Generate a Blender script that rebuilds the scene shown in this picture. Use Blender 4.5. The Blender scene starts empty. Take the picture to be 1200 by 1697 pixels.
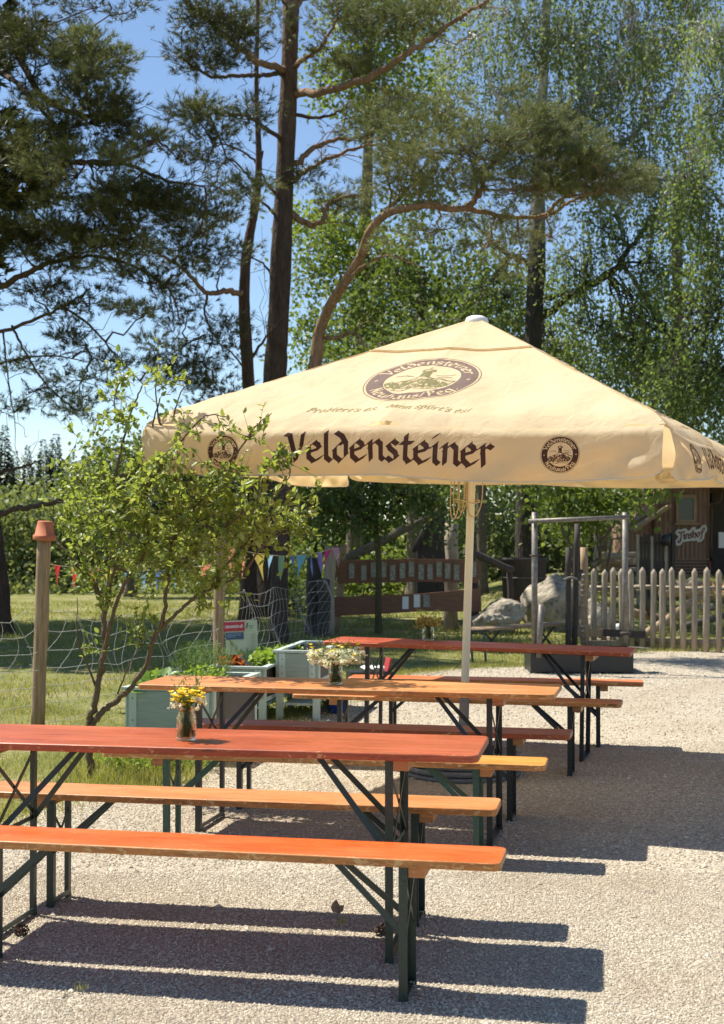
import bpy, bmesh, math, random
import numpy as np
from mathutils import Vector, Matrix, Euler
R = math.radians
rng = np.random.default_rng(7)
random.seed(7)
S = bpy.context.scene
COL = S.collection

# ------------------------------------------------------------------ camera, sky, sun
FPX, HC, PITCH = 2283.2, 1.5635, R(0.98)
cam = bpy.data.cameras.new('camera'); camo = bpy.data.objects.new('camera', cam); COL.objects.link(camo)
camo.location = (0, 0, HC); camo.rotation_euler = (R(90) + PITCH, 0, 0)
cam.sensor_fit = 'VERTICAL'; cam.sensor_height = 36; cam.sensor_width = 25.46
cam.lens = FPX / 1697 * 36; cam.clip_end = 2000; cam.clip_start = 0.05
cam.dof.use_dof = True; cam.dof.focus_distance = 6.8; cam.dof.aperture_fstop = 5.6
S.camera = camo
SUN = Vector((-0.535, 0.27, 1.0)).normalized()
w = bpy.data.worlds.new('World'); S.world = w; w.use_nodes = True
nt = w.node_tree; sky = nt.nodes.new('ShaderNodeTexSky'); sky.sky_type = 'NISHITA'; sky.sun_disc = False
sky.sun_elevation = math.asin(SUN.z); sky.sun_rotation = math.atan2(SUN.x, SUN.y)
sky.altitude = 1600; sky.air_density = 1.15; sky.dust_density = 0.0; sky.ozone_density = 2.2
nt.links.new(sky.outputs[0], nt.nodes['Background'].inputs[0]); nt.nodes['Background'].inputs[1].default_value = 0.085
sl = bpy.data.lights.new('sun', 'SUN'); sl.energy = 5.0; sl.angle = R(0.55); sl.color = (1.0, 0.93, 0.81)
so = bpy.data.objects.new('sun', sl); COL.objects.link(so); so.rotation_euler = SUN.to_track_quat('Z', 'Y').to_euler(); so.location = (-20, 10, 40)
S.view_settings.view_transform = 'Standard'; S.view_settings.look = 'None'
S.view_settings.exposure = 0.88; S.view_settings.gamma = 1
S.cycles.max_bounces = 8; S.cycles.transparent_max_bounces = 12; S.cycles.caustics_reflective = False; S.cycles.caustics_refractive = False

def at(px, py, Y):
    """world point seen at photo pixel (1200x1697) at depth Y"""
    u = (848.5 - py) / FPX; dy = math.cos(PITCH) - u * math.sin(PITCH); dz = math.sin(PITCH) + u * math.cos(PITCH)
    t = Y / dy
    return np.array([(px - 600) / FPX * t, Y, HC + dz * t])

# ------------------------------------------------------------------ materials
def _nodes(name):
    m = bpy.data.materials.new(name); m.use_nodes = True
    t = m.node_tree; b = t.nodes['Principled BSDF']
    return m, t, b
def N(t, kind, **kw):
    n = t.nodes.new(kind)
    for k, v in kw.items():
        if k.startswith('i_'):
            n.inputs[k[2:].replace('_', ' ')].default_value = v
        else: setattr(n, k, v)
    return n
def ramp(t, fac, stops):
    n = t.nodes.new('ShaderNodeValToRGB'); cr = n.color_ramp
    while len(cr.elements) < len(stops): cr.elements.new(0.5)
    for e, (p, c) in zip(cr.elements, stops): e.position = p; e.color = (*c, 1)
    t.links.new(fac, n.inputs[0]); return n.outputs[0]
def coords(t, scale=(1, 1, 1), space='Object'):
    tc = t.nodes.new('ShaderNodeTexCoord'); mp = t.nodes.new('ShaderNodeMapping'); mp.inputs['Scale'].default_value = scale
    t.links.new(tc.outputs[space], mp.inputs[0]); return mp.outputs[0]
def noise(t, vec, scale, detail=4, rough=.55, dist=0):
    n = t.nodes.new('ShaderNodeTexNoise'); n.inputs['Scale'].default_value = scale; n.inputs['Detail'].default_value = detail
    n.inputs['Roughness'].default_value = rough; n.inputs['Distortion'].default_value = dist
    t.links.new(vec, n.inputs['Vector']); return n.outputs['Fac']
def bump(t, b, h, strength=.3, dist=.01):
    n = t.nodes.new('ShaderNodeBump'); n.inputs['Strength'].default_value = strength; n.inputs['Distance'].default_value = dist
    t.links.new(h, n.inputs['Height']); t.links.new(n.outputs[0], b.inputs['Normal'])
def mixc(t, fac, a, b_):
    n = t.nodes.new('ShaderNodeMix'); n.data_type = 'RGBA'
    if isinstance(fac, float): n.inputs[0].default_value = fac
    else: t.links.new(fac, n.inputs[0])
    for s, v in ((6, a), (7, b_)):
        if isinstance(v, tuple): n.inputs[s].default_value = (*v, 1)
        else: t.links.new(v, n.inputs[s])
    return n.outputs[2]
def simple(name, c1, c2=None, scale=8, rough=.6, bs=.2, bd=.005, stretch=(1, 1, 1), metal=0, spec=.5, detail=5):
    m, t, b = _nodes(name); v = coords(t, stretch); f = noise(t, v, scale, detail)
    c2 = c2 or tuple(x * .7 for x in c1)
    t.links.new(ramp(t, f, [(.3, c1), (.7, c2)]), b.inputs['Base Color'])
    b.inputs['Roughness'].default_value = rough; b.inputs['Metallic'].default_value = metal; b.inputs['Specular IOR Level'].default_value = spec
    if bs: bump(t, b, noise(t, v, scale * 3, 5), bs, bd)
    return m
def wood_board(name, base, dark, worn, rough=.42, wear=.62, coat=.10):
    """varnished plank: grain along X, scratches and worn patches"""
    m, t, b = _nodes(name)
    oi = t.nodes.new('ShaderNodeObjectInfo'); tc = t.nodes.new('ShaderNodeTexCoord'); add = t.nodes.new('ShaderNodeVectorMath'); add.operation = 'ADD'
    cmb = t.nodes.new('ShaderNodeCombineXYZ'); mul = N(t, 'ShaderNodeMath', operation='MULTIPLY'); mul.inputs[1].default_value = 37
    t.links.new(oi.outputs['Random'], mul.inputs[0]); t.links.new(mul.outputs[0], cmb.inputs[0]); t.links.new(mul.outputs[0], cmb.inputs[1])
    t.links.new(tc.outputs['Object'], add.inputs[0]); t.links.new(cmb.outputs[0], add.inputs[1])
    def mp(s):
        n = t.nodes.new('ShaderNodeMapping'); n.inputs['Scale'].default_value = s; t.links.new(add.outputs[0], n.inputs[0]); return n.outputs[0]
    grain = noise(t, mp((1.2, 22, 8)), 3.0, 8, .65, 1.2)
    patch = noise(t, mp((1, 2.2, 1)), 2.2, 3, .5, .4)
    scr = noise(t, mp((3, 55, 6)), 4.0, 3, .7, 2.0)
    chips = noise(t, mp((9, 14, 9)), 6, 5, .7)
    c = ramp(t, grain, [(.32, tuple(x * .6 for x in dark)), (.46, tuple(x * .9 for x in base)), (.54, base), (.68, tuple(min(1, x * 1.35) for x in base))])
    pf = ramp(t, patch, [(.42, (0, 0, 0)), (.75, (.38,) * 3)])
    c = mixc(t, pf, c, tuple(.55 * a + .45 * b_ for a, b_ in zip(base, worn)))
    sf = ramp(t, scr, [(wear + .05, (0, 0, 0)), (wear + .12, (.7,) * 3)])
    c = mixc(t, sf, c, worn)
    cf = ramp(t, chips, [(.655, (0, 0, 0)), (.69, (.9,) * 3)])
    c = mixc(t, cf, c, tuple(min(1, x * 1.15) for x in worn))
    scf = noise(t, mp((7, 11, 7)), 3.2, 6, .8, 1.5)
    c = mixc(t, ramp(t, scf, [(.605, (0, 0, 0)), (.65, (.6,) * 3)]), c, tuple(min(1, x * 1.1) for x in worn))
    dk = ramp(t, chips, [(.24, (.7,) * 3), (.3, (0, 0, 0))])
    c = mixc(t, dk, c, tuple(x * .3 for x in dark))
    t.links.new(c, b.inputs['Base Color'])
    t.links.new(ramp(t, patch, [(.35, (rough * .75,) * 3), (.7, (min(1, rough * 1.5),) * 3)]), b.inputs['Roughness'])
    b.inputs['Specular IOR Level'].default_value = .35; b.inputs['Coat Weight'].default_value = coat; b.inputs['Coat Roughness'].default_value = .22
    bump(t, b, grain, .25, .0015)
    return m
def leafmat(name, c1, c2, c3=None, trans=.45, scale=.9, rough=.5, tcol=None):
    """thin leaf: reflects and lets light through; hue varies leaf by leaf and clump by clump"""
    m, t, b = _nodes(name); v = coords(t); cl = noise(t, v, scale, 3)
    a = t.nodes.new('ShaderNodeAttribute'); a.attribute_name = 'rnd'
    c3 = c3 or c2
    col = mixc(t, ramp(t, cl, [(.35, (0,) * 3), (.65, (1,) * 3)]), c1, c2)
    col = mixc(t, ramp(t, a.outputs['Fac'], [(.55, (0,) * 3), (1, (.8,) * 3)]), col, c3)
    t.links.new(col, b.inputs['Base Color']); b.inputs['Roughness'].default_value = rough; b.inputs['Specular IOR Level'].default_value = .35
    tr = t.nodes.new('ShaderNodeBsdfTranslucent'); mx = t.nodes.new('ShaderNodeMixShader'); mx.inputs[0].default_value = trans
    gm = mixc(t, .45, col, tcol or (c2[0] * 2.6, c2[1] * 2.3, c2[2] * .7)); t.links.new(gm, tr.inputs[0])
    t.links.new(b.outputs[0], mx.inputs[1]); t.links.new(tr.outputs[0], mx.inputs[2]); t.links.new(mx.outputs[0], t.nodes['Material Output'].inputs[0])
    return m

M = {}
# table and bench varnishes (colour, dark grain, worn)
M['top_red'] = wood_board('varnish_red', (.36, .068, .018), (.21, .03, .012), (.55, .22, .10))
M['top_orange'] = wood_board('varnish_orange', (.52, .20, .065), (.36, .11, .03), (.66, .38, .18))
M['top_redbrown'] = wood_board('varnish_redbrown', (.34, .06, .025), (.2, .03, .014), (.5, .2, .1))
M['seat_vermilion'] = wood_board('varnish_vermilion', (.60, .088, .009), (.44, .045, .005), (.66, .30, .12))
M['seat_tan'] = wood_board('varnish_tan', (.50, .19, .06), (.34, .10, .03), (.66, .4, .22))
M['seat_yellow'] = wood_board('varnish_yellow', (.62, .27, .05), (.46, .16, .025), (.72, .48, .22))
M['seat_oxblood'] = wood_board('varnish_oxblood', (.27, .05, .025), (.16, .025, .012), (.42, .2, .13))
M['seat_brown'] = wood_board('varnish_brown', (.36, .13, .045), (.22, .07, .02), (.5, .28, .14))
M['seat_coral'] = wood_board('varnish_coral', (.55, .15, .05), (.38, .08, .025), (.66, .36, .2))
M['edge'] = wood_board('worn_plank_edge', (.42, .16, .04), (.22, .09, .025), (.62, .42, .2), rough=.5, wear=.5, coat=.1)
M['edge_red'] = wood_board('red_plank_edge', (.33, .06, .02), (.18, .03, .012), (.6, .36, .17), rough=.45, wear=.56, coat=.15)
M['batten'] = wood_board('batten_wood', (.40, .17, .06), (.25, .09, .03), (.5, .3, .14), coat=.1)
def paint_metal(name, c, rust=(.12, .07, .04)):
    m, t, b = _nodes(name); v = coords(t); n = noise(t, v, 60, 6, .7)
    t.links.new(ramp(t, n, [(.45, c), (.66, tuple(x * 1.5 for x in c)), (.72, rust)]), b.inputs['Base Color'])
    b.inputs['Roughness'].default_value = .42; b.inputs['Specular IOR Level'].default_value = .5; bump(t, b, n, .15, .001); return m
M['green_metal'] = paint_metal('dark_green_enamel', (.018, .032, .026))
M['green_metal2'] = paint_metal('bottle_green_enamel', (.022, .062, .045))
M['black_metal'] = paint_metal('black_enamel', (.012, .014, .016))
M['zinc'] = simple('zinc_wire', (.45, .46, .45), (.3, .3, .3), 40, .45, .1, metal=.6)
M['steel'] = simple('weathered_steel', (.22, .21, .19), (.12, .1, .08), 25, .55, .2, .002, metal=.3)
M['grey_wood'] = simple('weathered_grey_wood', (.42, .36, .27), (.24, .19, .14), 9, .85, .5, .004, (6, 6, .6))
M['tan_wood'] = simple('weathered_tan_wood', (.42, .29, .17), (.20, .135, .08), 9, .8, .5, .004, (7, 7, .5))
M['dark_wood'] = simple('dark_weathered_wood', (.075, .06, .05), (.035, .028, .024), 9, .85, .5, .004, (6, 6, .6))
M['red_wood'] = simple('redbrown_board_wood', (.27, .13, .07), (.14, .065, .036), 7, .7, .5, .004, (.7, 8, 8))
M['hut_wood'] = simple('hut_plank_wood', (.34, .21, .14), (.18, .105, .075), 6, .85, .4, .004, (8, 8, .5))
M['mint'] = simple('mint_grey_paint', (.31, .395, .355), (.235, .305, .275), 9, .55, .4, .004, (.7, .7, 9))
M['mint_light'] = simple('pale_mint_paint', (.48, .58, .53), (.40, .49, .45), 7, .5, .15, .002, (5, 5, 1))
M['foil'] = simple('black_liner', (.03, .022, .02), (.015, .012, .012), 12, .5, .3)
M['soil'] = simple('dark_soil', (.05, .033, .022), (.02, .014, .01), 30, .95, .6, .02)
def terracotta():
    m = simple('terracotta', (.50, .17, .08), (.40, .12, .055), 14, .8, .2, .002); return m
M['terracotta'] = terracotta()
def bark(name, c1, c2, c3, s=5, red=None, up=((.13, .08, .05), (.30, .19, .12), (.50, .37, .26))):
    m, t, b = _nodes(name); v = coords(t, (3, 3, .7)); n = noise(t, v, s, 8, .7, .6); v2 = coords(t); n2 = noise(t, v2, .8, 2)
    vo = t.nodes.new('ShaderNodeTexVoronoi'); vo.inputs['Scale'].default_value = s * 2.2; t.links.new(v, vo.inputs['Vector'])
    c = ramp(t, n, [(.3, c1), (.6, c2), (.8, c3)]); t.links.new(c, b.inputs['Base Color'])
    if red:
        sx = t.nodes.new('ShaderNodeSeparateXYZ'); tc = t.nodes.new('ShaderNodeTexCoord'); t.links.new(tc.outputs['Object'], sx.inputs[0]); mr = t.nodes.new('ShaderNodeMapRange'); t.links.new(sx.outputs[2], mr.inputs[0])
        mr.inputs[1].default_value, mr.inputs[2].default_value = red; c = mixc(t, mr.outputs[0], c, ramp(t, n, [(.3, up[0]), (.6, up[1]), (.8, up[2])])); t.links.new(c, b.inputs['Base Color'])
    b.inputs['Roughness'].default_value = .9; b.inputs['Specular IOR Level'].default_value = .2
    bump(t, b, vo.outputs['Distance'], .7, .03); return m
M['pine_bark'] = bark('pine_bark', (.05, .034, .028), (.11, .07, .05), (.2, .12, .08))
M['pine_mixed'] = bark('pine_bark_turning_orange', (.04, .03, .028), (.10, .07, .055), (.19, .13, .09), 5, (2.2, 4.2))
M['pine_tall'] = bark('tall_pine_bark', (.045, .034, .03), (.10, .07, .055), (.19, .12, .09), 5, (8.5, 14))
M['pine_red'] = bark('upper_pine_bark', (.13, .08, .05), (.30, .19, .12), (.50, .37, .26))
M['grey_bark'] = bark('grey_bark', (.10, .085, .065), (.20, .165, .12), (.3, .26, .2), 12)
M['shrub_bark'] = bark('shrub_bark', (.11, .08, .05), (.22, .165, .11), (.33, .27, .2), 30)
M['green_bark'] = bark('mossy_bark', (.07, .06, .03), (.13, .11, .055), (.2, .18, .09), 14)
def birchbark():
    m, t, b = _nodes('birch_bark'); v = coords(t, (1, 1, 3.2)); n = noise(t, v, 4.5, 6, .7, .8)
    t.links.new(ramp(t, n, [(.40, (.025, .02, .018)), (.47, (.12, .1, .09)), (.56, (.55, .52, .47)), (.75, (.7, .67, .62))]), b.inputs['Base Color'])
    b.inputs['Roughness'].default_value = .8; bump(t, b, n, .6, .02); return m
M['birch_bark'] = birchbark()
M['birch_dark'] = bark('shade_dark_birch_bark', (.03, .026, .022), (.07, .06, .05), (.42, .40, .36), 5, (6.5, 10), ((.12, .11, .10), (.62, .60, .55), (.72, .70, .66)))  # shade of the lower trunk put into the colour, white bark higher up
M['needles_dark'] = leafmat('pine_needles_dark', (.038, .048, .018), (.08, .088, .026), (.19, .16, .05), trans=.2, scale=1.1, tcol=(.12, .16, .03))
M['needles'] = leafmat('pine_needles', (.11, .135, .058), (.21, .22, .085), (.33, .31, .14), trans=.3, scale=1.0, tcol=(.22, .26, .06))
M['birch_leaf'] = leafmat('birch_leaves', (.065, .11, .045), (.15, .22, .075), (.25, .33, .14), trans=.5, scale=.75)  # clump contrast paints lit and dark masses into the leaf colour
M['light_leaf'] = leafmat('bright_leaves', (.09, .14, .035), (.14, .2, .045), (.24, .29, .09), trans=.45, scale=.6)
M['mid_leaf'] = leafmat('mid_leaves', (.045, .08, .025), (.11, .16, .045), (.19, .24, .07), trans=.4, scale=.7)
M['willow_leaf'] = leafmat('greygreen_leaves', (.11, .15, .07), (.17, .21, .09), (.25, .29, .14), trans=.4, scale=.5)
M['shrub_leaf'] = leafmat('shrub_leaves', (.13, .20, .045), (.22, .29, .07), (.40, .42, .17), trans=.45, scale=3, rough=.42)
M['spruce'] = leafmat('spruce_needles', (.028, .045, .03), (.042, .065, .04), (.065, .09, .055), trans=.1, scale=.5)
M['herb'] = leafmat('herb_leaves', (.10, .2, .03), (.2, .31, .05), (.34, .42, .12), trans=.4, scale=9)
M['dill'] = leafmat('dill_fronds', (.08, .16, .05), (.13, .24, .08), (.2, .32, .1), trans=.3, scale=9)
M['grass'] = leafmat('grass_blades', (.15, .19, .04), (.26, .27, .075), (.42, .38, .17), trans=.35, scale=1.5)
M['yellow'] = leafmat('yellow_petals', (.84, .66, .03), (.9, .74, .06), (.95, .82, .2), trans=.3, scale=20, tcol=(1, .8, .1))
M['cream_flower'] = leafmat('cream_umbels', (.75, .76, .52), (.85, .85, .65), (.9, .9, .78), trans=.3, scale=20, tcol=(.9, .9, .6))
M['stem'] = leafmat('flower_stems', (.14, .22, .05), (.22, .28, .08), (.3, .33, .14), trans=.2, scale=20)
M['dryherb'] = leafmat('dry_flower_heads', (.26, .25, .11), (.38, .36, .17), (.5, .42, .15), trans=.2, scale=20)
def glassmat():
    m, t, b = _nodes('jar_glass'); b.inputs['Transmission Weight'].default_value = 1; b.inputs['Roughness'].default_value = .02
    b.inputs['IOR'].default_value = 1.3; b.inputs['Base Color'].default_value = (.93, .97, .93, 1)
    tr = t.nodes.new('ShaderNodeBsdfTransparent'); tr.inputs[0].default_value = (.93, .96, .92, 1); mx = t.nodes.new('ShaderNodeMixShader'); mx.inputs[0].default_value = .55
    t.links.new(b.outputs[0], mx.inputs[1]); t.links.new(tr.outputs[0], mx.inputs[2]); t.links.new(mx.outputs[0], t.nodes['Material Output'].inputs[0]); return m
M['glass'] = glassmat()
def fabric(name, c, tr=.35, tc=None):
    m, t, b = _nodes(name); v = coords(t); n = noise(t, v, 2.2, 5, .6); n2 = noise(t, v, 70, 3)
    spots = noise(t, v, 45, 4, .8)
    col = ramp(t, n, [(.3, (c[0] * .88, c[1] * .86, c[2] * .82)), (.62, c)])
    col = mixc(t, ramp(t, spots, [(.68, (0,) * 3), (.78, (.3,) * 3)]), col, tuple(x * .55 for x in c))
    t.links.new(col, b.inputs['Base Color']); b.inputs['Roughness'].default_value = .85; b.inputs['Specular IOR Level'].default_value = .2
    wv = noise(t, coords(t, (1, 1, 1)), 9, 4, .55, .8); bump(t, b, wv, .45, .025)
    ts = t.nodes.new('ShaderNodeBsdfTranslucent'); ts.inputs[0].default_value = (*(tc or tuple(min(1, x * 1.0) for x in c)), 1)
    mx = t.nodes.new('ShaderNodeMixShader'); mx.inputs[0].default_value = tr
    t.links.new(b.outputs[0], mx.inputs[1]); t.links.new(ts.outputs[0], mx.inputs[2]); t.links.new(mx.outputs[0], t.nodes['Material Output'].inputs[0]); return m
M['fabric'] = fabric('beige_canvas', (.80, .68, .47), .42, (.88, .64, .34))
M['piping'] = fabric('cream_piping', (.85, .80, .68), .2)
M['print_dark'] = fabric('brown_print', (.085, .045, .036), .2, (.22, .09, .05))
M['print_mauve'] = fabric('faded_mauve_print', (.20, .145, .125), .2, (.3, .18, .12))
M['print_green'] = fabric('faded_green_print', (.22, .21, .10), .2, (.3, .28, .12))
M['print_slogan'] = fabric('faint_green_print', (.30, .28, .14), .3, (.4, .36, .16))
M['print_cream'] = fabric('cream_print', (.80, .70, .50), .3)
M['white_plastic'] = simple('white_plastic', (.8, .8, .78), (.72, .72, .7), 12, .4, .05)
M['pole_paint'] = simple('cream_pole_paint', (.78, .74, .62), (.70, .66, .55), 6, .4, .08, .001, (1, 1, .5))
M['cord'] = simple('cream_cord', (.62, .5, .32), (.5, .4, .25), 60, .8, .3)
M['net'] = simple('white_netting_string', (.50, .50, .46), (.36, .36, .33), 30, .7, .1)
M['stone_base'] = simple('grey_cast_base', (.20, .19, .18), (.13, .12, .115), 25, .8, .3, .003)
def rock():
    m, t, b = _nodes('limestone_boulder'); v = coords(t); n = noise(t, v, 3.2, 9, .68, .4); n2 = noise(t, v, 1.1, 4)
    vo = t.nodes.new('ShaderNodeTexVoronoi'); vo.inputs['Scale'].default_value = 5; t.links.new(v, vo.inputs['Vector'])
    c = ramp(t, n, [(.28, (.20, .17, .13)), (.42, (.44, .38, .29)), (.6, (.60, .53, .41)), (.8, (.68, .63, .52))])
    pit = noise(t, v, 9, 6, .75)
    c = mixc(t, ramp(t, pit, [(.36, (.85,) * 3), (.46, (0,) * 3)]), c, (.07, .055, .04)); c = mixc(t, ramp(t, n2, [(.58, (0,) * 3), (.7, (.5,) * 3)]), c, (.17, .17, .09))
    t.links.new(c, b.inputs['Base Color']); b.inputs['Roughness'].default_value = .95
    bump(t, b, pit, 1.0, .10); return m
M['rock'] = rock()
def flat(name, c, rough=.6): return simple(name, c, tuple(x * .9 for x in c), 20, rough, .05)

def gravelmat():
    m, t, b = _nodes('pale_gravel'); v = coords(t)
    vo = t.nodes.new('ShaderNodeTexVoronoi'); vo.inputs['Scale'].default_value = 85; t.links.new(v, vo.inputs['Vector'])
    vo2 = t.nodes.new('ShaderNodeTexVoronoi'); vo2.inputs['Scale'].default_value = 150; t.links.new(v, vo2.inputs['Vector'])
    big = noise(t, v, .9, 5, .6); mid = noise(t, v, 6, 5, .65)
    sep = t.nodes.new('ShaderNodeSeparateColor'); t.links.new(vo.outputs['Color'], sep.inputs[0])
    c = ramp(t, sep.outputs[0], [(0, (.24, .205, .155)), (.35, (.39, .345, .265)), (.7, (.48, .43, .335)), (1, (.60, .55, .45))])
    c = mixc(t, ramp(t, big, [(.42, (0,) * 3), (.66, (.5,) * 3)]), c, (.33, .25, .17))
    c = mixc(t, ramp(t, mid, [(.55, (0,) * 3), (.8, (.5,) * 3)]), c, (.33, .275, .21))
    c = mixc(t, ramp(t, vo.outputs['Distance'], [(.35, (0,) * 3), (.75, (.5,) * 3)]), c, (.17, .14, .11))
    t.links.new(c, b.inputs['Base Color']); b.inputs['Roughness'].default_value = .92; b.inputs['Specular IOR Level'].default_value = .25
    bump(t, b, vo.outputs['Distance'], -1.0 if False else 1.0, .006)
    t.nodes['Bump'].invert = True
    return m
M['gravel'] = gravelmat()
def stonemat():
    m, t, b = _nodes('gravel_stone'); a = t.nodes.new('ShaderNodeAttribute'); a.attribute_name = 'rnd'
    v = coords(t); big = noise(t, v, .9, 5, .6); mid = noise(t, v, 5, 5, .65)
    c = ramp(t, a.outputs['Fac'], [(0, (.28, .24, .18)), (.3, (.42, .37, .285)), (.7, (.51, .455, .355)), (1, (.67, .62, .51))])
    c = mixc(t, ramp(t, big, [(.42, (0,) * 3), (.66, (.5,) * 3)]), c, (.37, .30, .215)); c = mixc(t, ramp(t, mid, [(.55, (0,) * 3), (.75, (.45,) * 3)]), c, (.27, .22, .16))
    t.links.new(c, b.inputs['Base Color'])
    b.inputs['Roughness'].default_value = .9; b.inputs['Specular IOR Level'].default_value = .3; return m
M['stones'] = stonemat()
def lawnmat():
    m, t, b = _nodes('lawn'); v = coords(t); n = noise(t, v, 1.3, 6, .62); n2 = noise(t, v, 28, 5, .7)
    c = ramp(t, n, [(.3, (.13, .155, .04)), (.46, (.23, .235, .07)), (.58, (.33, .30, .13)), (.72, (.40, .32, .21))])
    c = mixc(t, ramp(t, n2, [(.35, (.75,) * 3), (.6, (0,) * 3)]), c, (.05, .07, .02))
    t.links.new(c, b.inputs['Base Color']); b.inputs['Roughness'].default_value = .95; b.inputs['Specular IOR Level'].default_value = .15
    bump(t, b, n2, .8, .04); return m
M['lawn'] = lawnmat()

# ------------------------------------------------------------------ mesh builder
class MB:
    def __init__(s): s.V = []; s.F = []; s.n = 0; s.sm = []; s.R = []
    def add(s, v, f, mat=0, smooth=False, rnd=None):
        v = np.asarray(v, float).reshape(-1, 3)
        groups = {}
        if isinstance(f, np.ndarray): groups = {f.shape[1]: f}
        else:
            for q in f: groups.setdefault(len(q), []).append(q)
        for k, fs in groups.items():
            fs = np.asarray(fs, dtype=np.int64).reshape(-1, k)
            r = np.full(len(fs), .3) if rnd is None else rnd
            s.F.append((fs + s.n, mat, smooth, r))
        s.V.append(v); s.n += len(v)
    def box(s, c, size, rot=None, mat=0):
        x, y, z = [q / 2 for q in size]
        v = np.array([[-x, -y, -z], [x, -y, -z], [x, y, -z], [-x, y, -z], [-x, -y, z], [x, -y, z], [x, y, z], [-x, y, z]])
        if rot is not None: v = v @ np.array(Euler(rot).to_matrix()).T
        s.add(v + np.array(c), [(0, 3, 2, 1), (4, 5, 6, 7), (0, 1, 5, 4), (1, 2, 6, 5), (2, 3, 7, 6), (3, 0, 4, 7)], mat)
    def bar(s, p, q, wd, th, up=(0, 0, 1), mat=0):
        """flat bar from p to q, wd across, th thick along 'up'-ish"""
        p = np.array(p, float); q = np.array(q, float); d = q - p; d /= np.linalg.norm(d); up = np.array(up, float)
        a = np.cross(d, up); a /= np.linalg.norm(a); b = np.cross(a, d)
        a = a * wd / 2; b = b * th / 2
        v = [p - a - b, p + a - b, p + a + b, p - a + b, q - a - b, q + a - b, q + a + b, q - a + b]
        s.add(v, [(0, 3, 2, 1), (4, 5, 6, 7), (0, 1, 5, 4), (1, 2, 6, 5), (2, 3, 7, 6), (3, 0, 4, 7)], mat)
    def tube(s, pts, rad, n=8, mat=0, cap=True, smooth=True, wob=0):
        P = np.asarray(pts, float); m = len(P); rad = np.broadcast_to(np.asarray(rad, float), (m,)) if np.ndim(rad) else np.full(m, rad)
        T = np.gradient(P, axis=0); T /= np.linalg.norm(T, axis=1)[:, None] + 1e-12
        ref = np.array([0, 0, 1.]) if abs(T[0][2]) < .9 else np.array([1., 0, 0])
        a = np.cross(T[0], ref); a /= np.linalg.norm(a); rings = []
        ang = np.linspace(0, 2 * np.pi, n, endpoint=False)
        for i in range(m):
            a = a - T[i] * (a @ T[i]); a /= np.linalg.norm(a) + 1e-12; b = np.cross(T[i], a)
            r = rad[i] * (1 + (wob * (rng.random(n) - .5) if wob else 0))
            rings.append(P[i] + np.outer(np.cos(ang) * r, a) + np.outer(np.sin(ang) * r, b))
        V = np.concatenate(rings); i = np.arange(m - 1)[:, None] * n; j = np.arange(n)[None, :]; jn = (j + 1) % n
        F = np.stack([(i + j).ravel(), (i + jn).ravel(), (i + n + jn).ravel(), (i + n + j).ravel()], 1)
        s.add(V, F, mat, smooth)
        if cap:
            s.F.append((np.array([list(range(n))[::-1]]) + s.n - m * n, mat, False, np.array([.3])))
            s.F.append((np.array([[(m - 1) * n + k for k in range(n)]]) + s.n - m * n, mat, False, np.array([.3])))
    def lathe(s, prof, c=(0, 0, 0), n=24, mat=0, smooth=True, cap=True):
        prof = np.array(prof, float); ang = np.linspace(0, 2 * np.pi, n, endpoint=False); m = len(prof)
        V = np.concatenate([np.stack([r * np.cos(ang), r * np.sin(ang), np.full(n, z)], 1) for r, z in prof]) + np.array(c)
        i = np.arange(m - 1)[:, None] * n; j = np.arange(n)[None, :]; jn = (j + 1) % n
        F = np.stack([(i + j).ravel(), (i + jn).ravel(), (i + n + jn).ravel(), (i + n + j).ravel()], 1)
        s.add(V, F, mat, smooth)
        if cap:
            o = s.n - m * n
            s.F.append((np.array([list(range(n))[::-1]]) + o, mat, False, np.array([.3])))
            s.F.append((np.array([[(m - 1) * n + k for k in range(n)]]) + o, mat, False, np.array([.3])))
    def prism(s, poly, z0, z1, mat=0, side=None, axis='z', origin=(0, 0, 0)):
        poly = np.array(poly, float); n = len(poly)
        def mk(z):
            if axis == 'z': return np.column_stack([poly, np.full(n, z)])
            if axis == 'y': return np.column_stack([poly[:, 0], np.full(n, z), poly[:, 1]])
            return np.column_stack([np.full(n, z), poly])
        V = np.concatenate([mk(z0), mk(z1)]) + np.array(origin)
        caps = [tuple(range(n))[::-1], tuple(range(n, 2 * n))]
        sides = [(i, (i + 1) % n, n + (i + 1) % n, n + i) for i in range(n)]
        s.add(V, caps, mat); o = s.n - 2 * n
        s.F.append((np.array(sides) + o, mat if side is None else side, False, np.full(n, .3)))
    def build(s, name, mats, parent=None, inv=None, link=True):
        """one mesh object; verts given in the parent's local frame (or world if inv is passed)"""
        V = np.concatenate(s.V) if s.V else np.zeros((0, 3))
        if inv is not None: V = V @ np.array(inv.to_3x3()).T + np.array(inv.translation)
        me = bpy.data.meshes.new(name); me.vertices.add(len(V)); me.vertices.foreach_set('co', V.ravel())
        tot = sum(len(f) for f, *_ in s.F); ls = np.concatenate([np.full(len(f), f.shape[1]) for f, *_ in s.F])
        loops = np.concatenate([f.ravel() for f, *_ in s.F]); me.loops.add(len(loops)); me.loops.foreach_set('vertex_index', loops.astype(np.int32))
        me.polygons.add(tot); st = np.concatenate([[0], np.cumsum(ls)[:-1]]); me.polygons.foreach_set('loop_start', st.astype(np.int32))
        me.polygons.foreach_set('material_index', np.concatenate([np.full(len(f), m) for f, m, _, _ in s.F]).astype(np.int32))
        me.polygons.foreach_set('use_smooth', np.concatenate([np.full(len(f), sm) for f, _, sm, _ in s.F]))
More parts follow.
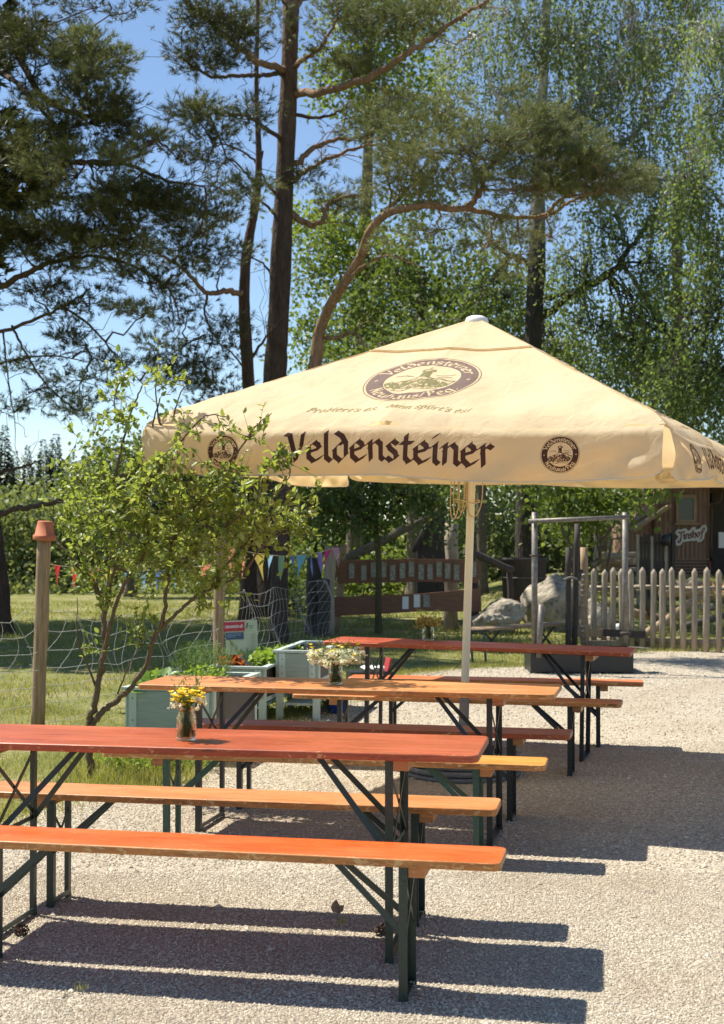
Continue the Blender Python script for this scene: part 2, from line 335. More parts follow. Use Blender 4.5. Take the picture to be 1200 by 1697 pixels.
        at_ = me.attributes.new('rnd', 'FLOAT', 'FACE'); at_.data.foreach_set('value', np.concatenate([r for *_, r in s.F]).astype(np.float32))
        me.update(calc_edges=True); me.validate()
        for m in (mats if isinstance(mats, (list, tuple)) else [mats]): me.materials.append(m)
        o = bpy.data.objects.new(name, me); COL.objects.link(o)
        if parent is not None: o.parent = parent
        return o
def tag(o, label=None, cat=None, group=None, kind=None):
    if label: o['label'] = label
    if cat: o['category'] = cat
    if group: o['group'] = group
    if kind: o['kind'] = kind
    return o
def empty(name, loc=(0, 0, 0), rz=0, label=None, cat=None, group=None):
    o = bpy.data.objects.new(name, None); COL.objects.link(o); o.location = loc; o.rotation_euler = (0, 0, rz); o.empty_display_size = .1
    return tag(o, label, cat, group)
def inv(root):
    return Matrix.LocRotScale(root.location, root.rotation_euler, None).inverted()
def copy_tree(o, parent=None):
    c = o.copy(); COL.objects.link(c); c.parent = parent
    for ch in [x for x in bpy.data.objects if x.parent == o]: copy_tree(ch, c)
    return c
def catmull(P, k=8):
    P = np.asarray(P, float)
    if len(P) < 3: return np.linspace(P[0], P[-1], k + 1)
    Q = np.vstack([2 * P[0] - P[1], P, 2 * P[-1] - P[-2]]); out = []
    for i in range(1, len(Q) - 2):
        p0, p1, p2, p3 = Q[i - 1:i + 3]
        for t in np.linspace(0, 1, k, endpoint=False):
            out.append(.5 * (2 * p1 + (p2 - p0) * t + (2 * p0 - 5 * p1 + 4 * p2 - p3) * t * t + (3 * p1 - p0 - 3 * p2 + p3) * t ** 3))
    out.append(P[-1]); return np.array(out)
def unit(n):
    v = rng.normal(size=(n, 3)); return v / np.linalg.norm(v, axis=1)[:, None]
def nrm(v): return v / (np.linalg.norm(v, axis=-1, keepdims=True) + 1e-9)
def leaves(mb, C, D, size, ratio=.5, mat=0, fold=False, U=None, jit=.3):
    """leaf blades: C base points, D directions, size lengths"""
    n = len(C)
    if n == 0: return
    U = unit(n) if U is None else U
    size = np.broadcast_to(size, (n,)) * (1 + jit * (rng.random(n) - .5) * 2)
    Sd = nrm(np.cross(D, U)); Up = np.cross(Sd, D); L = size[:, None]; W = L * ratio
    r = rng.random(n)
    if not fold:
        V = np.stack([C, C + D * L * .45 + Sd * W * .5, C + D * L, C + D * L * .45 - Sd * W * .5], 1).reshape(-1, 3)
        F = np.arange(4 * n).reshape(n, 4); mb.add(V, F, mat, False, r)
    else:
        m0 = C; m1 = C + D * L * .33 - Up * W * .06; m2 = C + D * L * .7 - Up * W * .08; m3 = C + D * L - Up * L * .06
        l1 = C + D * L * .3 + Sd * W * .45 + Up * W * .14; l2 = C + D * L * .68 + Sd * W * .4 + Up * W * .12
        r1 = C + D * L * .3 - Sd * W * .45 + Up * W * .14; r2 = C + D * L * .68 - Sd * W * .4 + Up * W * .12
        V = np.stack([m0, m1, m2, m3, l1, l2, r1, r2], 1).reshape(-1, 3); o = np.arange(n)[:, None] * 8
        T = np.concatenate([o + np.array([0, 4, 1]), o + np.array([2, 5, 3]), o + np.array([0, 1, 6]), o + np.array([2, 3, 7])])
        Q = np.concatenate([o + np.array([1, 4, 5, 2]), o + np.array([1, 2, 7, 6])])
        mb.add(V, T, mat, True, np.tile(r, 4)); mb.F.append((Q + mb.n - len(V), mat, True, np.tile(r, 2)))
def needles(mb, C, D, ln=.09, K=12, wd=.01, mat=0, spread=1.1):
    """pine shoots: K thin needles fanned round each twig direction"""
    n = len(C); c = np.repeat(C, K, 0); d = np.repeat(D, K, 0)
    dd = nrm(d + unit(n * K) * spread * (.5 + .5 * rng.random((n * K, 1)))); c = c + d * (rng.random((n * K, 1)) - .3) * ln * .8
    s_ = nrm(np.cross(dd, unit(n * K))) * wd * .5; L = ln * (.7 + .6 * rng.random((n * K, 1)))
    V = np.stack([c - s_, c + s_, c + dd * L], 1).reshape(-1, 3)
    mb.add(V, np.arange(3 * n * K).reshape(-1, 3), mat, False, np.repeat(rng.random(n), K) * .6 + rng.random(n * K) * .4)
def twig(mb, p, q, r0, r1, k=4, bend=.08, n=4, sag=0):
    p = np.array(p, float); q = np.array(q, float); L = np.linalg.norm(q - p)
    t = np.linspace(0, 1, k + 1)[:, None]; P = p + (q - p) * t
    P[1:-1] += rng.normal(size=(k - 1, 3)) * L * bend; P[:, 2] += (-sag * 4 * t[:, 0] * (1 - t[:, 0]))
    mb.tube(P, np.linspace(r0, r1, k + 1), n, cap=False)
    return P

# ------------------------------------------------------------------ ground
def ground_z(x, y):
    x = np.asarray(x, float); y = np.asarray(y, float)
    s = np.clip((y - 20.5) / 10, 0, 1); s = s * s * (3 - 2 * s)
    side = np.clip((x - 1) / 3.5, 0, 1); side = side * side * (3 - 2 * side)
    return s * (.10 + .60 * side) + np.clip((y - 60) / 300, 0, 1) * 4
gx = np.unique(np.concatenate([np.linspace(-700, -30, 16), np.linspace(-30, 30, 81), np.linspace(30, 700, 16)]))
gy = np.unique(np.concatenate([np.linspace(-300, 0, 12), np.linspace(0, 50, 71), np.linspace(50, 900, 24)]))
X, Y = np.meshgrid(gx, gy); mb = MB(); nx = len(gx); ny = len(gy)
i, j = np.meshgrid(np.arange(nx - 1), np.arange(ny - 1)); a = (j * nx + i).ravel()
mb.add(np.stack([X.ravel(), Y.ravel(), ground_z(X, Y).ravel()], 1), np.stack([a, a + 1, a + nx + 1, a + nx], 1), 0, True)
tag(mb.build('ground', M['lawn']), kind='structure')
# gravel yard: boundary against the lawn
BX = [(-6, -12), (-5, -1), (-3.6, 4), (-2.75, 6), (-2.05, 7.4), (-1.55, 8.4), (-1.25, 8.9), (-1.15, 9.8), (-.95, 10.9), (-.45, 12.2), (-.15, 13.4), (.1, 14.6), (.5, 15.6), (1.1, 16.2), (2.2, 16.6), (3.0, 17.6), (3.8, 18.6), (6, 18.75), (14, 19.2)]
def wavy(pts, amp=.05, k=14):
    P = catmull([(a, b, 0) for a, b in pts], k); P[:, :2] += rng.normal(size=(len(P), 2)) * amp; return P[:, :2]
bpts = wavy(BX)
poly = np.vstack([bpts, [[14, -12]]])
bm = bmesh.new(); vs = [bm.verts.new((p[0], p[1], .005)) for p in poly]; bm.faces.new(vs); bmesh.ops.triangulate(bm, faces=bm.faces[:])
me = bpy.data.meshes.new('gravel_yard'); bm.to_mesh(me); bm.free(); me.materials.append(M['gravel'])
gy_o = bpy.data.objects.new('gravel_yard', me); COL.objects.link(gy_o); tag(gy_o, kind='structure')
if me.polygons[0].normal.z < 0: me.flip_normals()
def in_gravel(x, y):
    bx = np.interp(y, [p[1] for p in BX[:14]], [p[0] for p in BX[:14]]); by = np.interp(x, [p[0] for p in BX[13:]], [p[1] for p in BX[13:]])
    return (x > bx) & (y < np.where(x > 1.1, by, 16.3))
def stones(n, ylo, yhi, size, pw=1.0):
    y = ylo + (yhi - ylo) * rng.random(n) ** pw; x = (rng.random(n) * 2 - 1) * (y * .275 + .25)
    ok = in_gravel(x, y); x, y = x[ok], y[ok]; n = len(x)
    base = np.array([[1, 0, 0], [0, 1, 0], [-1, 0, 0], [0, -1, 0], [0, 0, .75], [.4, .3, -.5]])
    V = np.repeat(base[None], n, 0) * (1 + .5 * (rng.random((n, 6, 3)) - .5))
    sc = size * (.5 + rng.random(n) ** 2 * 1.1); el = 1 + .5 * (rng.random(n) - .3)
    V = V * sc[:, None, None]; V[:, :, 0] *= el[:, None]; an = rng.random(n) * 6.28; c, s_ = np.cos(an)[:, None], np.sin(an)[:, None]
    X_, Y_ = V[:, :, 0] * c - V[:, :, 1] * s_, V[:, :, 0] * s_ + V[:, :, 1] * c; V[:, :, 0] = X_ + x[:, None]; V[:, :, 1] = Y_ + y[:, None]
    V[:, :, 2] += .005 + sc[:, None] * .25
    F = np.array([[0, 1, 4], [1, 2, 4], [2, 3, 4], [3, 0, 4]])[None] + np.arange(n)[:, None, None] * 6
    return V.reshape(-1, 3), F.reshape(-1, 3), np.repeat(rng.random(n), 4)
mb = MB()
for a in ((120000, 3.9, 6.4, .0042, .9), (75000, 6.4, 10.5, .0054, .8), (26000, 10.5, 18.5, .010, .8), (500, 3.9, 9, .010, .9)):
    v, f, r = stones(*a); mb.add(v, f, 0, False, r)
tag(mb.build('gravel_stones', M['stones']), 'loose pale gravel stones covering the yard', 'gravel', kind='stuff')

# ------------------------------------------------------------------ beer tables and benches
def rounded(L, W, r, ch=0):
    pts = []
    for cx, cy, a0 in ((L / 2 - r, W / 2 - r, 0), (-L / 2 + r, W / 2 - r, 90), (-L / 2 + r, -W / 2 + r, 180), (L / 2 - r, -W / 2 + r, 270)):
        for k in range(5): a = R(a0 + k * 22.5); pts.append((cx + r * math.cos(a), cy + r * math.sin(a)))
    return np.array(pts)
def board(mb, L, W, r, z0, z1, cut=.004):
    P = rounded(L, W, r); Pi = rounded(L - 2 * cut, W - 2 * cut, r - cut * .5); n = len(P)
    rings = [np.column_stack([Pi, np.full(n, z0)]), np.column_stack([P, np.full(n, z0 + cut)]), np.column_stack([P, np.full(n, z1 - cut)]), np.column_stack([Pi, np.full(n, z1)])]
    mb.add(np.concatenate(rings), [tuple(range(n))[::-1], tuple(range(3 * n, 4 * n))], 0); o = mb.n - 4 * n
    for k in range(3):
        F = np.array([(k * n + i, k * n + (i + 1) % n, (k + 1) * n + (i + 1) % n, (k + 1) * n + i) for i in range(n)])
        mb.F.append((F + o, 1, k != 1, np.full(n, .3)))
def frame_set(root, L, W, H, ins, legw, metal, is_table):
    for sx in (-1, 1):
        x = sx * (L / 2 - ins)
        b = MB(); b.box((x + sx * .045, 0, H - .028 - .02), (.055, W - .07, .04)); b.build('cross_batten', M['batten'], root)
        for sy in (-1, 1):
            l = MB(); y = sy * legw / 2
            # angle iron leg: two thin flanges
            l.box((x, y, (H - .032) / 2 + .004), (.03, .0035, H - .034)); l.box((x - sx * .01325, y - sy * .0145, (H - .032) / 2 + .004), (.0035, .0255, H - .034))
            l.box((x, y - sy * .004, .006), (.034, .012, .012))
            l.tube([(x + .002, y - .004, H - .05), (x + .002, y + .004, H - .05)], .0065, 8)
            l.build('leg', metal, root)
        f = MB()
        f.box((x, 0, .016), (.03, legw - .006, .0035)); f.box((x - sx * .013, 0, .024), (.0035, legw - .006, .02)); f.build('foot_rail', metal, root)
        c = MB(); zt, zb = H - .075, H - (.36 if is_table else .26)
        if is_table:
            c.bar((x + .006, -legw / 2, zt), (x + .006, legw / 2, zb), .018, .003, up=(1, 0, 0)); c.bar((x + .011, legw / 2, zt), (x + .011, -legw / 2, zb), .018, .003, up=(1, 0, 0))
            c.bar((x + .002, -legw / 2, zb - .01), (x + .002, legw / 2, zb - .01), .018, .003, up=(1, 0, 0))
        else:
            c.bar((x + .006, -legw / 2, zt), (x + .006, legw / 2, zb), .014, .003, up=(1, 0, 0)); c.bar((x + .011, legw / 2, zt), (x + .011, -legw / 2, zb), .014, .003, up=(1, 0, 0))
        c.build('cross_brace', metal, root)
        s_ = MB(); dx = .30 if is_table else .25; dz = .34 if is_table else .22
        for sy in (-1, 1):
            s_.bar((x - sx * dx, sy * legw * .16, H - .034), (x - sx * .004, sy * (legw / 2 - .008), H - .034 - dz), .022, .004, up=(0, 1, 0))
        s_.bar((x - sx * dx, -legw * .2, H - .033), (x - sx * dx, legw * .2, H - .033), .02, .006)
        s_.build('folding_strut', metal, root)
def furniture(kind, loc, th, topm, edgem, metal, label):
    T = kind == 'beer_table'; L, W, H = (2.2, .5, .77) if T else (2.2, .25, .48)
    root = empty(kind, loc, -th, label, 'table' if T else 'bench', 'folding beer tables on the gravel' if T else 'folding beer benches on the gravel')
    b = MB(); board(b, L, W, .035 if T else .03, H - .028, H); b.build('tabletop' if T else 'seat', [topm, edgem], root)
    st = MB(); st.box((0, 0, H - .028 - .003), (L - .7, .03, .005)); st.build('underside_strip', M['batten'], root)
    frame_set(root, L, W, H, .329, .40 if T else .19, metal, T)
    return root
def place(kind, x0, y0, th, *a):
    """x0,y0: near right corner; th: turn"""
    W = .5 if kind == 'beer_table' else .25; L = 2.2
    cx = x0 - L / 2 * math.cos(th) + W / 2 * math.sin(th); cy = y0 + L / 2 * math.sin(th) + W / 2 * math.cos(th)
    return furniture(kind, (cx, cy, .008), th, *a)
G, G2, K = M['green_metal'], M['green_metal2'], M['black_metal']
T1 = place('beer_table', .414, 4.928, .172, M['top_red'], M['edge_red'], G, 'red varnished folding table nearest the camera with a jar of yellow flowers')
place('beer_bench', .454, 4.533, .193, M['seat_vermilion'], M['edge'], G, 'bright orange red folding bench in the very front of the picture')
place('beer_bench', .528, 5.424, .183, M['seat_tan'], M['edge'], G, 'tan orange folding bench just behind the nearest red table')
T2 = place('beer_table', .950, 6.815, .222, M['top_orange'], M['edge'], K, 'light orange folding table in the middle with a jar of cream umbels')
place('beer_bench', .857, 6.46, .195, M['seat_yellow'], M['edge'], G2, 'glossy yellow orange folding bench with bottle green legs before the light orange table')
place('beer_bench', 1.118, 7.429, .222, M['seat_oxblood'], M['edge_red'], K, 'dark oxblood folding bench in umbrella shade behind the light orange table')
T3 = place('beer_table', 1.814, 9.38, .275, M['top_redbrown'], M['edge_red'], K, 'red brown folding table farthest back behind the umbrella pole')
place('beer_bench', 1.655, 8.826, .245, M['seat_brown'], M['edge'], K, 'brown folding bench before the farthest red brown table')
place('beer_bench', 2.052, 10.058, .182, M['seat_coral'], M['edge'], K, 'coral orange folding bench behind the farthest table')

T3.rotation_euler.y = .016; T3.location.z += .004

# ------------------------------------------------------------------ lettering: broad nib strokes rasterised into a field, then outlined
GL = {  # glyph: (advance, [polylines], smooth)
 'V': (.50, [[(.0, .70), (.10, .68), (.26, .06)], [(.25, .06), (.38, .40), (.42, .72)]], 0),
 'e': (.40, [[(.07, .26), (.31, .34), (.28, .43), (.19, .49), (.06, .38), (.06, .14), (.17, .03), (.34, .12)]], 0),
 'l': (.21, [[(.07, .74), (.07, .12), (.17, .03)]], 0),
 'd': (.43, [[(.10, .72), (.24, .62), (.34, .44), (.34, .16), (.2, .03), (.07, .14), (.07, .33), (.2, .46), (.25, .44)]], 0),
 'n': (.43, [[(.03, .43), (.09, .47), (.09, .05)], [(.09, .37), (.24, .48), (.33, .40), (.33, .10), (.40, .04)]], 0),
 's': (.36, [[(.29, .42), (.18, .49), (.08, .40), (.12, .31), (.25, .22), (.28, .11), (.15, .03), (.05, .10)]], 0),
 't': (.30, [[(.13, .64), (.12, .12), (.20, .03), (.28, .08)], [(.02, .45), (.27, .47)]], 0),
 'i': (.22, [[(.03, .42), (.09, .47), (.09, .10), (.17, .03)], [(.07, .64), (.12, .67)]], 0),
 'r': (.33, [[(.03, .43), (.09, .47), (.09, .04)], [(.09, .35), (.20, .47), (.29, .42)]], 0),
 'N': (.50, [[(.05, .68), (.10, .72), (.09, .05)], [(.09, .68), (.36, .08)], [(.38, .72), (.37, .05)]], 0),
 'u': (.43, [[(.03, .44), (.09, .47), (.09, .14), (.19, .04), (.33, .14)], [(.33, .48), (.33, .10), (.40, .04)]], 0),
 'h': (.43, [[(.08, .76), (.09, .05)], [(.09, .36), (.24, .48), (.33, .38), (.33, .14), (.27, -.02)]], 0),
 'a': (.42, [[(.08, .42), (.2, .49), (.31, .42), (.31, .12), (.38, .04)], [(.31, .28), (.14, .27), (.06, .14), (.15, .03), (.31, .12)]], 0),
 '/': (.30, [[(.02, .0), (.24, .7)]], 0),
 'P': (.45, [[(.06, .68), (.12, .72), (.11, .02)], [(.11, .66), (.27, .73), (.38, .58), (.33, .40), (.14, .34)]], 0),
 'g': (.42, [[(.30, .40), (.19, .49), (.07, .38), (.07, .17), (.17, .06), (.31, .16)], [(.31, .47), (.31, -.1), (.18, -.2), (.05, -.13)]], 0),
 '.': (.18, [[(.06, .04), (.10, .07)]], 0), ',': (.18, [[(.10, .06), (.05, -.08)]], 0), "'": (.14, [[(.09, .74), (.05, .60)]], 0),
 'o': (.42, [[(.20, .48), (.07, .36), (.07, .14), (.19, .03), (.32, .14), (.32, .36), (.20, .48)]], 0),
 'b': (.42, [[(.08, .74), (.08, .12), (.18, .03), (.32, .14), (.32, .34), (.22, .47), (.08, .38)]], 0),
 'p': (.42, [[(.03, .43), (.09, .47), (.09, -.2)], [(.09, .37), (.22, .48), (.33, .36), (.33, .14), (.2, .03), (.09, .09)]], 0),
 'q': (.43, [[(.03, .44), (.09, .47), (.09, .14), (.19, .04), (.33, .14)], [(.33, .48), (.33, .10), (.40, .04)], [(.10, .64), (.13, .66)], [(.28, .64), (.31, .66)]], 0),  # u umlaut
 '!': (.2, [[(.10, .72), (.08, .22)], [(.07, .05), (.09, .07)]], 0),
 'J': (.50, [[(.02, .80), (.20, .70), (.50, .76), (.62, .70)], [(.30, .70), (.24, .2), (.16, -.18), (.0, -.22), (-.04, -.08), (.10, .0)]], 1),
 'f': (.32, [[(.46, .66), (.36, .80), (.24, .66), (.18, .2), (.08, -.16), (-.02, -.2)], [(.06, .42), (.36, .46)]], 1),
 'm': (.60, [[(.03, .43), (.09, .47), (.09, .05)], [(.09, .37), (.2, .48), (.28, .40), (.28, .05)], [(.28, .37), (.4, .48), (.48, .38), (.48, .05)]], 0),
 'w': (.56, [[(.05, .47), (.12, .06), (.26, .40)], [(.26, .47), (.32, .06), (.46, .48)]], 0),
 'L': (.42, [[(.09, .72), (.09, .06), (.34, .06)]], 0),
}
def text_strokes(txt, slant=0, track=0):
    x = 0; out = []
    for ch in txt:
        if ch == ' ': x += .26; continue
        adv, pl, sm = GL[ch]
        for p in pl:
            q = np.array(p, float)
            if sm: q = catmull(np.column_stack([q, np.zeros(len(q))]), 5)[:, :2]
            q = q.copy(); q[:, 0] += x + slant * q[:, 1]; out.append(q)
        x += adv + track
    return out, x
class Field:
    def __init__(s, x0, y0, x1, y1, cell):
        s.c = cell; s.x = np.arange(x0, x1 + cell, cell); s.y = np.arange(y0, y1 + cell, cell); s.X, s.Y = np.meshgrid(s.x, s.y); s.f = np.full(s.X.shape, -1.0)
    def stroke(s, P, w, ang, e, tgt=None):
        f = s.f if tgt is None else tgt
        nv = np.array([math.cos(ang), math.sin(ang)]) * w / 2
        for a, b in zip(P[:-1], P[1:]):
            q = [a - nv, a + nv, b + nv, b - nv]
            area = sum(q[i][0] * q[(i + 1) % 4][1] - q[(i + 1) % 4][0] * q[i][1] for i in range(4))
            if area < 0: q = q[::-1]
            q = np.array(q); m = e + s.c * 2; lo = q.min(0) - m; hi = q.max(0) + m
            i0, i1 = np.searchsorted(s.x, [lo[0], hi[0]]); j0, j1 = np.searchsorted(s.y, [lo[1], hi[1]])
            if i1 <= i0 or j1 <= j0: continue
            XX = s.X[j0:j1, i0:i1]; YY = s.Y[j0:j1, i0:i1]; d = np.full(XX.shape, 9.)
            for k in range(4):
                p, r = q[k], q[(k + 1) % 4]; t = r - p; L = np.hypot(*t)
                if L < 1e-9: continue
                d = np.minimum(d, (t[0] * (YY - p[1]) - t[1] * (XX - p[0])) / L)
            f[j0:j1, i0:i1] = np.maximum(f[j0:j1, i0:i1], d + e)
    def mesh(s, run=4):
        f = s.f; ny, nx = f.shape; V = []; Fc = []; idx = {}
        def vid(k, p):
            if k not in idx: idx[k] = len(V); V.append(p)
            return idx[k]
        ins = f >= 0; cnt = ins[:-1, :-1].astype(int) + ins[1:, :-1] + ins[:-1, 1:] + ins[1:, 1:]
        for j in range(ny - 1):
            i = 0; row = cnt[j]; nz = np.nonzero(row)[0]
            if len(nz) == 0: continue
            i = nz[0]
            while i < nx - 1:
                if row[i] == 0: i += 1; continue
                if row[i] == 4:
                    k = i
                    while k < nx - 1 and row[k] == 4 and k - i < run: k += 1
                    Fc.append((vid((i, j), (s.x[i], s.y[j])), vid((k, j), (s.x[k], s.y[j])), vid((k, j + 1), (s.x[k], s.y[j + 1])), vid((i, j + 1), (s.x[i], s.y[j + 1])))); i = k; continue
                cs = [(i, j), (i + 1, j), (i + 1, j + 1), (i, j + 1)]; pol = []
                for a in range(4):
                    p, q = cs[a], cs[(a + 1) % 4]; fp, fq = f[p[1], p[0]], f[q[1], q[0]]
                    if fp >= 0: pol.append(vid(p, (s.x[p[0]], s.y[p[1]])))
                    if (fp >= 0) != (fq >= 0):
                        t = fp / (fp - fq); t = min(max(t, .02), .98); key = ('e',) + (min(p, q), max(p, q)); P_ = (s.x[p[0]] + (s.x[q[0]] - s.x[p[0]]) * t, s.y[p[1]] + (s.y[q[1]] - s.y[p[1]]) * t)
                        pol.append(vid(key, P_))
                if len(pol) >= 3: Fc.append(tuple(pol))
                i += 1
        return np.array(V), Fc
def text_mesh(txt, width, cell, nib=.10, ang=40, e=.012, slant=0, track=0, height=None):
    st, wd = text_strokes(txt, slant, track); k = width / wd; F = Field(-width / 2 - .03, -.35 * k, width / 2 + .03, .95 * k, cell)
    for P in st: F.stroke(P * k - np.array([width / 2, 0]), nib * k, R(ang), e * k)
    return F.mesh()
def emblem_fields(r, cell):
    """round badge: dark ring with lettering left out of it, line drawing of a hill with a tower"""
    F = Field(-r * 1.06, -r * 1.06, r * 1.06, r * 1.06, cell); rad = np.hypot(F.X, F.Y)
    ring = np.minimum(r * .95 - rad, rad - r * .655); let = np.full(F.X.shape, -1.)
    def arc(txt, up, mid, hgt, span):
        st, wd = text_strokes(txt); k = hgt / .72
        R0 = r * .70 if up else r * .905
        sc = span * r * .8 / wd
        for P in st:
            Q = []
            for x, y in catmull(np.column_stack([P, np.zeros(len(P))]), 2)[:, :2] if len(P) > 2 else P:
                s_ = (x - wd / 2) * sc
                if up: th = math.pi / 2 - s_ / (r * .8) + mid; rr = R0 + y * k
                else: th = -math.pi / 2 + s_ / (r * .8) + mid; rr = R0 - y * k
                Q.append((rr * math.cos(th), rr * math.sin(th), th))
            Q = np.array(Q)
            for a in range(len(Q) - 1):
                th = (Q[a][2] + Q[a + 1][2]) / 2; base = th - math.pi / 2 if up else th + math.pi / 2
                F.stroke(Q[a:a + 2, :2], .12 * k, base + R(40), .02 * k, let)
    arc('Veldensteiner', True, 0, r * .215, 2.5); arc('Neuhaus/Peg.', False, 0, r * .215, 2.15)
    for sx in (-1, 1):
        cx = sx * r * .815; cy = -r * .02; dx = np.abs(F.X - cx); dy = np.abs(F.Y - cy)
        let = np.maximum(let, r * .055 - (np.sqrt(dx) + np.sqrt(dy)) ** 2 * .75)
    ring = np.minimum(ring, -let); outer = np.minimum(r * 1.0 - rad, rad - r * .985)
    ringF = Field(-r * 1.06, -r * 1.06, r * 1.06, r * 1.06, cell); ringF.f = np.maximum(ring, outer)
    D = Field(-r * .7, -r * .7, r * .7, r * .7, cell); g = random.Random(3); w0 = r * .016
    def ln(*p, w=1.0): D.stroke(np.array(p) * r, w0 * 1.2 * w, R(35), w0 * .35 * w)
    ln((-.60, -.18), (-.52, -.10), (-.44, -.12), (-.36, -.04), (-.24, -.03), (-.14, .06), (-.08, .10), (.08, .09), (.20, .04), (.34, .02), (.46, -.06), (.6, -.10), w=1.4)
    ln((-.60, -.18), (-.56, -.30), (-.3, -.36), (0, -.33), (.3, -.36), (.5, -.3), (.6, -.12))
    ln((-.07, .10), (-.06, .34), (-.10, .36), (-.09, .43), (.09, .43), (.10, .36), (.06, .34), (.07, .09), w=1.6); ln((-.03, .10), (-.02, .34)); ln((.03, .12), (.03, .36), w=2.4)
    ln((0, .50), (.005, .52), w=1.5)
    for _ in range(150):
        x = g.uniform(-.55, .55); y0 = -.33 + g.random() * .3 * (1 - abs(x) * .55) + (.12 if abs(x) < .3 else 0) * g.random(); ln((x, y0), (x + g.uniform(-.06, .02), y0 - g.uniform(.03, .09)), w=g.uniform(.5, 1.7))
    for _ in range(26):
        x = g.uniform(-.45, .4); y0 = g.uniform(-.48, -.36); ln((x, y0), (x + g.uniform(.03, .12), y0 + g.uniform(-.01, .02)), w=.9)
    ln((-.5, .16), (-.35, .2), (-.2, .15)); ln((.2, .2), (.4, .17), (.52, .2)); ln((.25, .1), (.5, .07))
    D.f = np.minimum(D.f, r * .64 - np.hypot(D.X, D.Y))
    return ringF.mesh(), D.mesh()

# ------------------------------------------------------------------ umbrella
TH = R(22.8); A = 1.54; ZA, ZR = 2.985, 2.185; KT = .034
umb = empty('market_umbrella', (.655, 9.05, .006), -TH, 'big square beige beer garden umbrella with brewery lettering over the tables', 'umbrella')
cT, sT = math.cos(TH), math.sin(TH)
def tilt(P):
    P = np.atleast_2d(np.asarray(P, float)).copy(); d = P[:, 0] * cT + P[:, 1] * sT; z = P[:, 2].copy()
    P[:, 0] += KT * z * cT; P[:, 1] += KT * z * sT; P[:, 2] -= KT * d; return P
def side(k, l, out, z):
    """side 0 faces front (-y), 1 right (+x), 2 back, 3 left"""
    l = np.asarray(l, float); out = np.asarray(out, float) + 0 * l; z = np.asarray(z, float) + 0 * l
    if k == 0: return np.stack([l, -out, z], -1)
    if k == 1: return np.stack([out, l, z], -1)
    if k == 2: return np.stack([-l, out, z], -1)
    return np.stack([-out, -l, z], -1)
def roof(k, l, out, off=0):
    l = np.asarray(l, float); out = np.asarray(out, float); t = np.clip(out / A, 0, 1); u = np.clip(l / np.maximum(out, 1e-3), -1, 1)
    z = ZA - (ZA - ZR) * t - .034 * np.sin(np.pi * np.abs(u)) ** 2 * t * (1 - .4 * t)
    z = z + .010 * np.exp(-(u / .035) ** 2) * t + .007 * np.sin(l * 9 + out * 5 + k) * t + .004 * np.sin(l * 23 - out * 11) * t + .0025 * np.sin(l * 37 + out * 29 + k) * t ** 2
    edge = np.clip((t - .93) / .07, 0, 1); z = z - .030 * edge ** 2 - .022 * edge ** 2 * np.abs(np.sin(np.pi * u))
    return side(k, l, out + off * .46, z + off * .89)
def fl(k, l, h):
    u = l / A; hh = h / .30; ph = k * 1.7
    o = .012 * np.sin(u * 7 + ph) + .010 * np.sin(u * 13 + 1 + ph) + .006 * np.sin(u * 29 + 2 + 6 * hh)
    o = o * hh ** 1.2 - .018 * hh + .02 * np.sin(np.clip(hh, 0, 1) * math.pi) * .6
    o = o + .022 * np.sin(np.pi / 2 * np.clip(h / .05, 0, 1)) + .012 * np.exp(-((u + .02 - .35 * hh) / .09) ** 2) * hh + .012 * np.sin(u * 15 + 8 * hh + k) * hh * np.abs(u) ** .5 + .006 * np.sin(u * 37 - 9 * hh) * hh * np.abs(u)
    if k == 1: o = o + .10 * hh * np.exp(-((u + .55) / .4) ** 2)
    if k == 0: o = o + .035 * hh * np.exp(-((u + .95) / .12) ** 2) + .010 * hh * np.exp(-((u - .9) / .09) ** 2)
    return o
def val(k, l, h, off=0):
    l = np.asarray(l, float); h = np.asarray(h, float); u = np.abs(l / A)
    top = ZR - .030 - .022 * np.abs(np.sin(np.pi * u))
    drop = h * (.93 + .03 * np.sin(l * 3.1 + k))
    if k == 1: drop = drop * (1 - .34 * np.clip((l / A + 1) / .9, 0, 1))
    if k == 2: drop = drop * .64
    if k == 3: drop = drop * .85
    return side(k, l, A + fl(k, l, h) + off, top - .002 - drop)
def grid_faces(nu, nv):
    i, j = np.meshgrid(np.arange(nu - 1), np.arange(nv - 1)); a = (j * nu + i).ravel(); return np.stack([a, a + 1, a + nu + 1, a + nu], 1)
mb = MB()
for k in range(4):
    nu, nv = 73, 44; us = np.linspace(-1, 1, nu); ts = np.linspace(.02, 1, nv) * A; Uu, Tt = np.meshgrid(us, ts)
    mb.add(tilt(roof(k, Uu * Tt, Tt).reshape(-1, 3)), grid_faces(nu, nv), 0, True)
canopy = mb.build('canopy', M['fabric'], umb)
mb = MB()
for k in range(4):
    nu, nv = 33, 10; us = np.linspace(-1, 1, nu); ts = np.linspace(.02, .535, nv); Uu, Tt = np.meshgrid(us, ts)
    mb.add(tilt(roof(k, Uu * Tt, Tt, .008).reshape(-1, 3)), grid_faces(nu, nv), 0, True)
capo = mb.build('vent_cap', M['fabric'], umb)
mb = MB()
for k in range(4):
    us = np.linspace(-1, 1, 40) * .535; P = tilt(roof(k, us, np.full(40, .536), .012)); mb.tube(P, .0016, 5, cap=False)
mb.build('hem', M['print_green'], capo)
mb = MB()
for c4 in ((-1, -1), (1, -1), (1, 1), (-1, 1)):
    P = [(c4[0] * t, c4[1] * t, ZA - (ZA - ZR) * t / A - .030 * max(0, (t / A - .93) / .07) ** 2 + .0005) for t in np.linspace(.06, A, 40)]; mb.tube(tilt(P), .003, 5, cap=False)
mb.build('ridge_piping', M['fabric'], umb)
HV = .30; vals = []
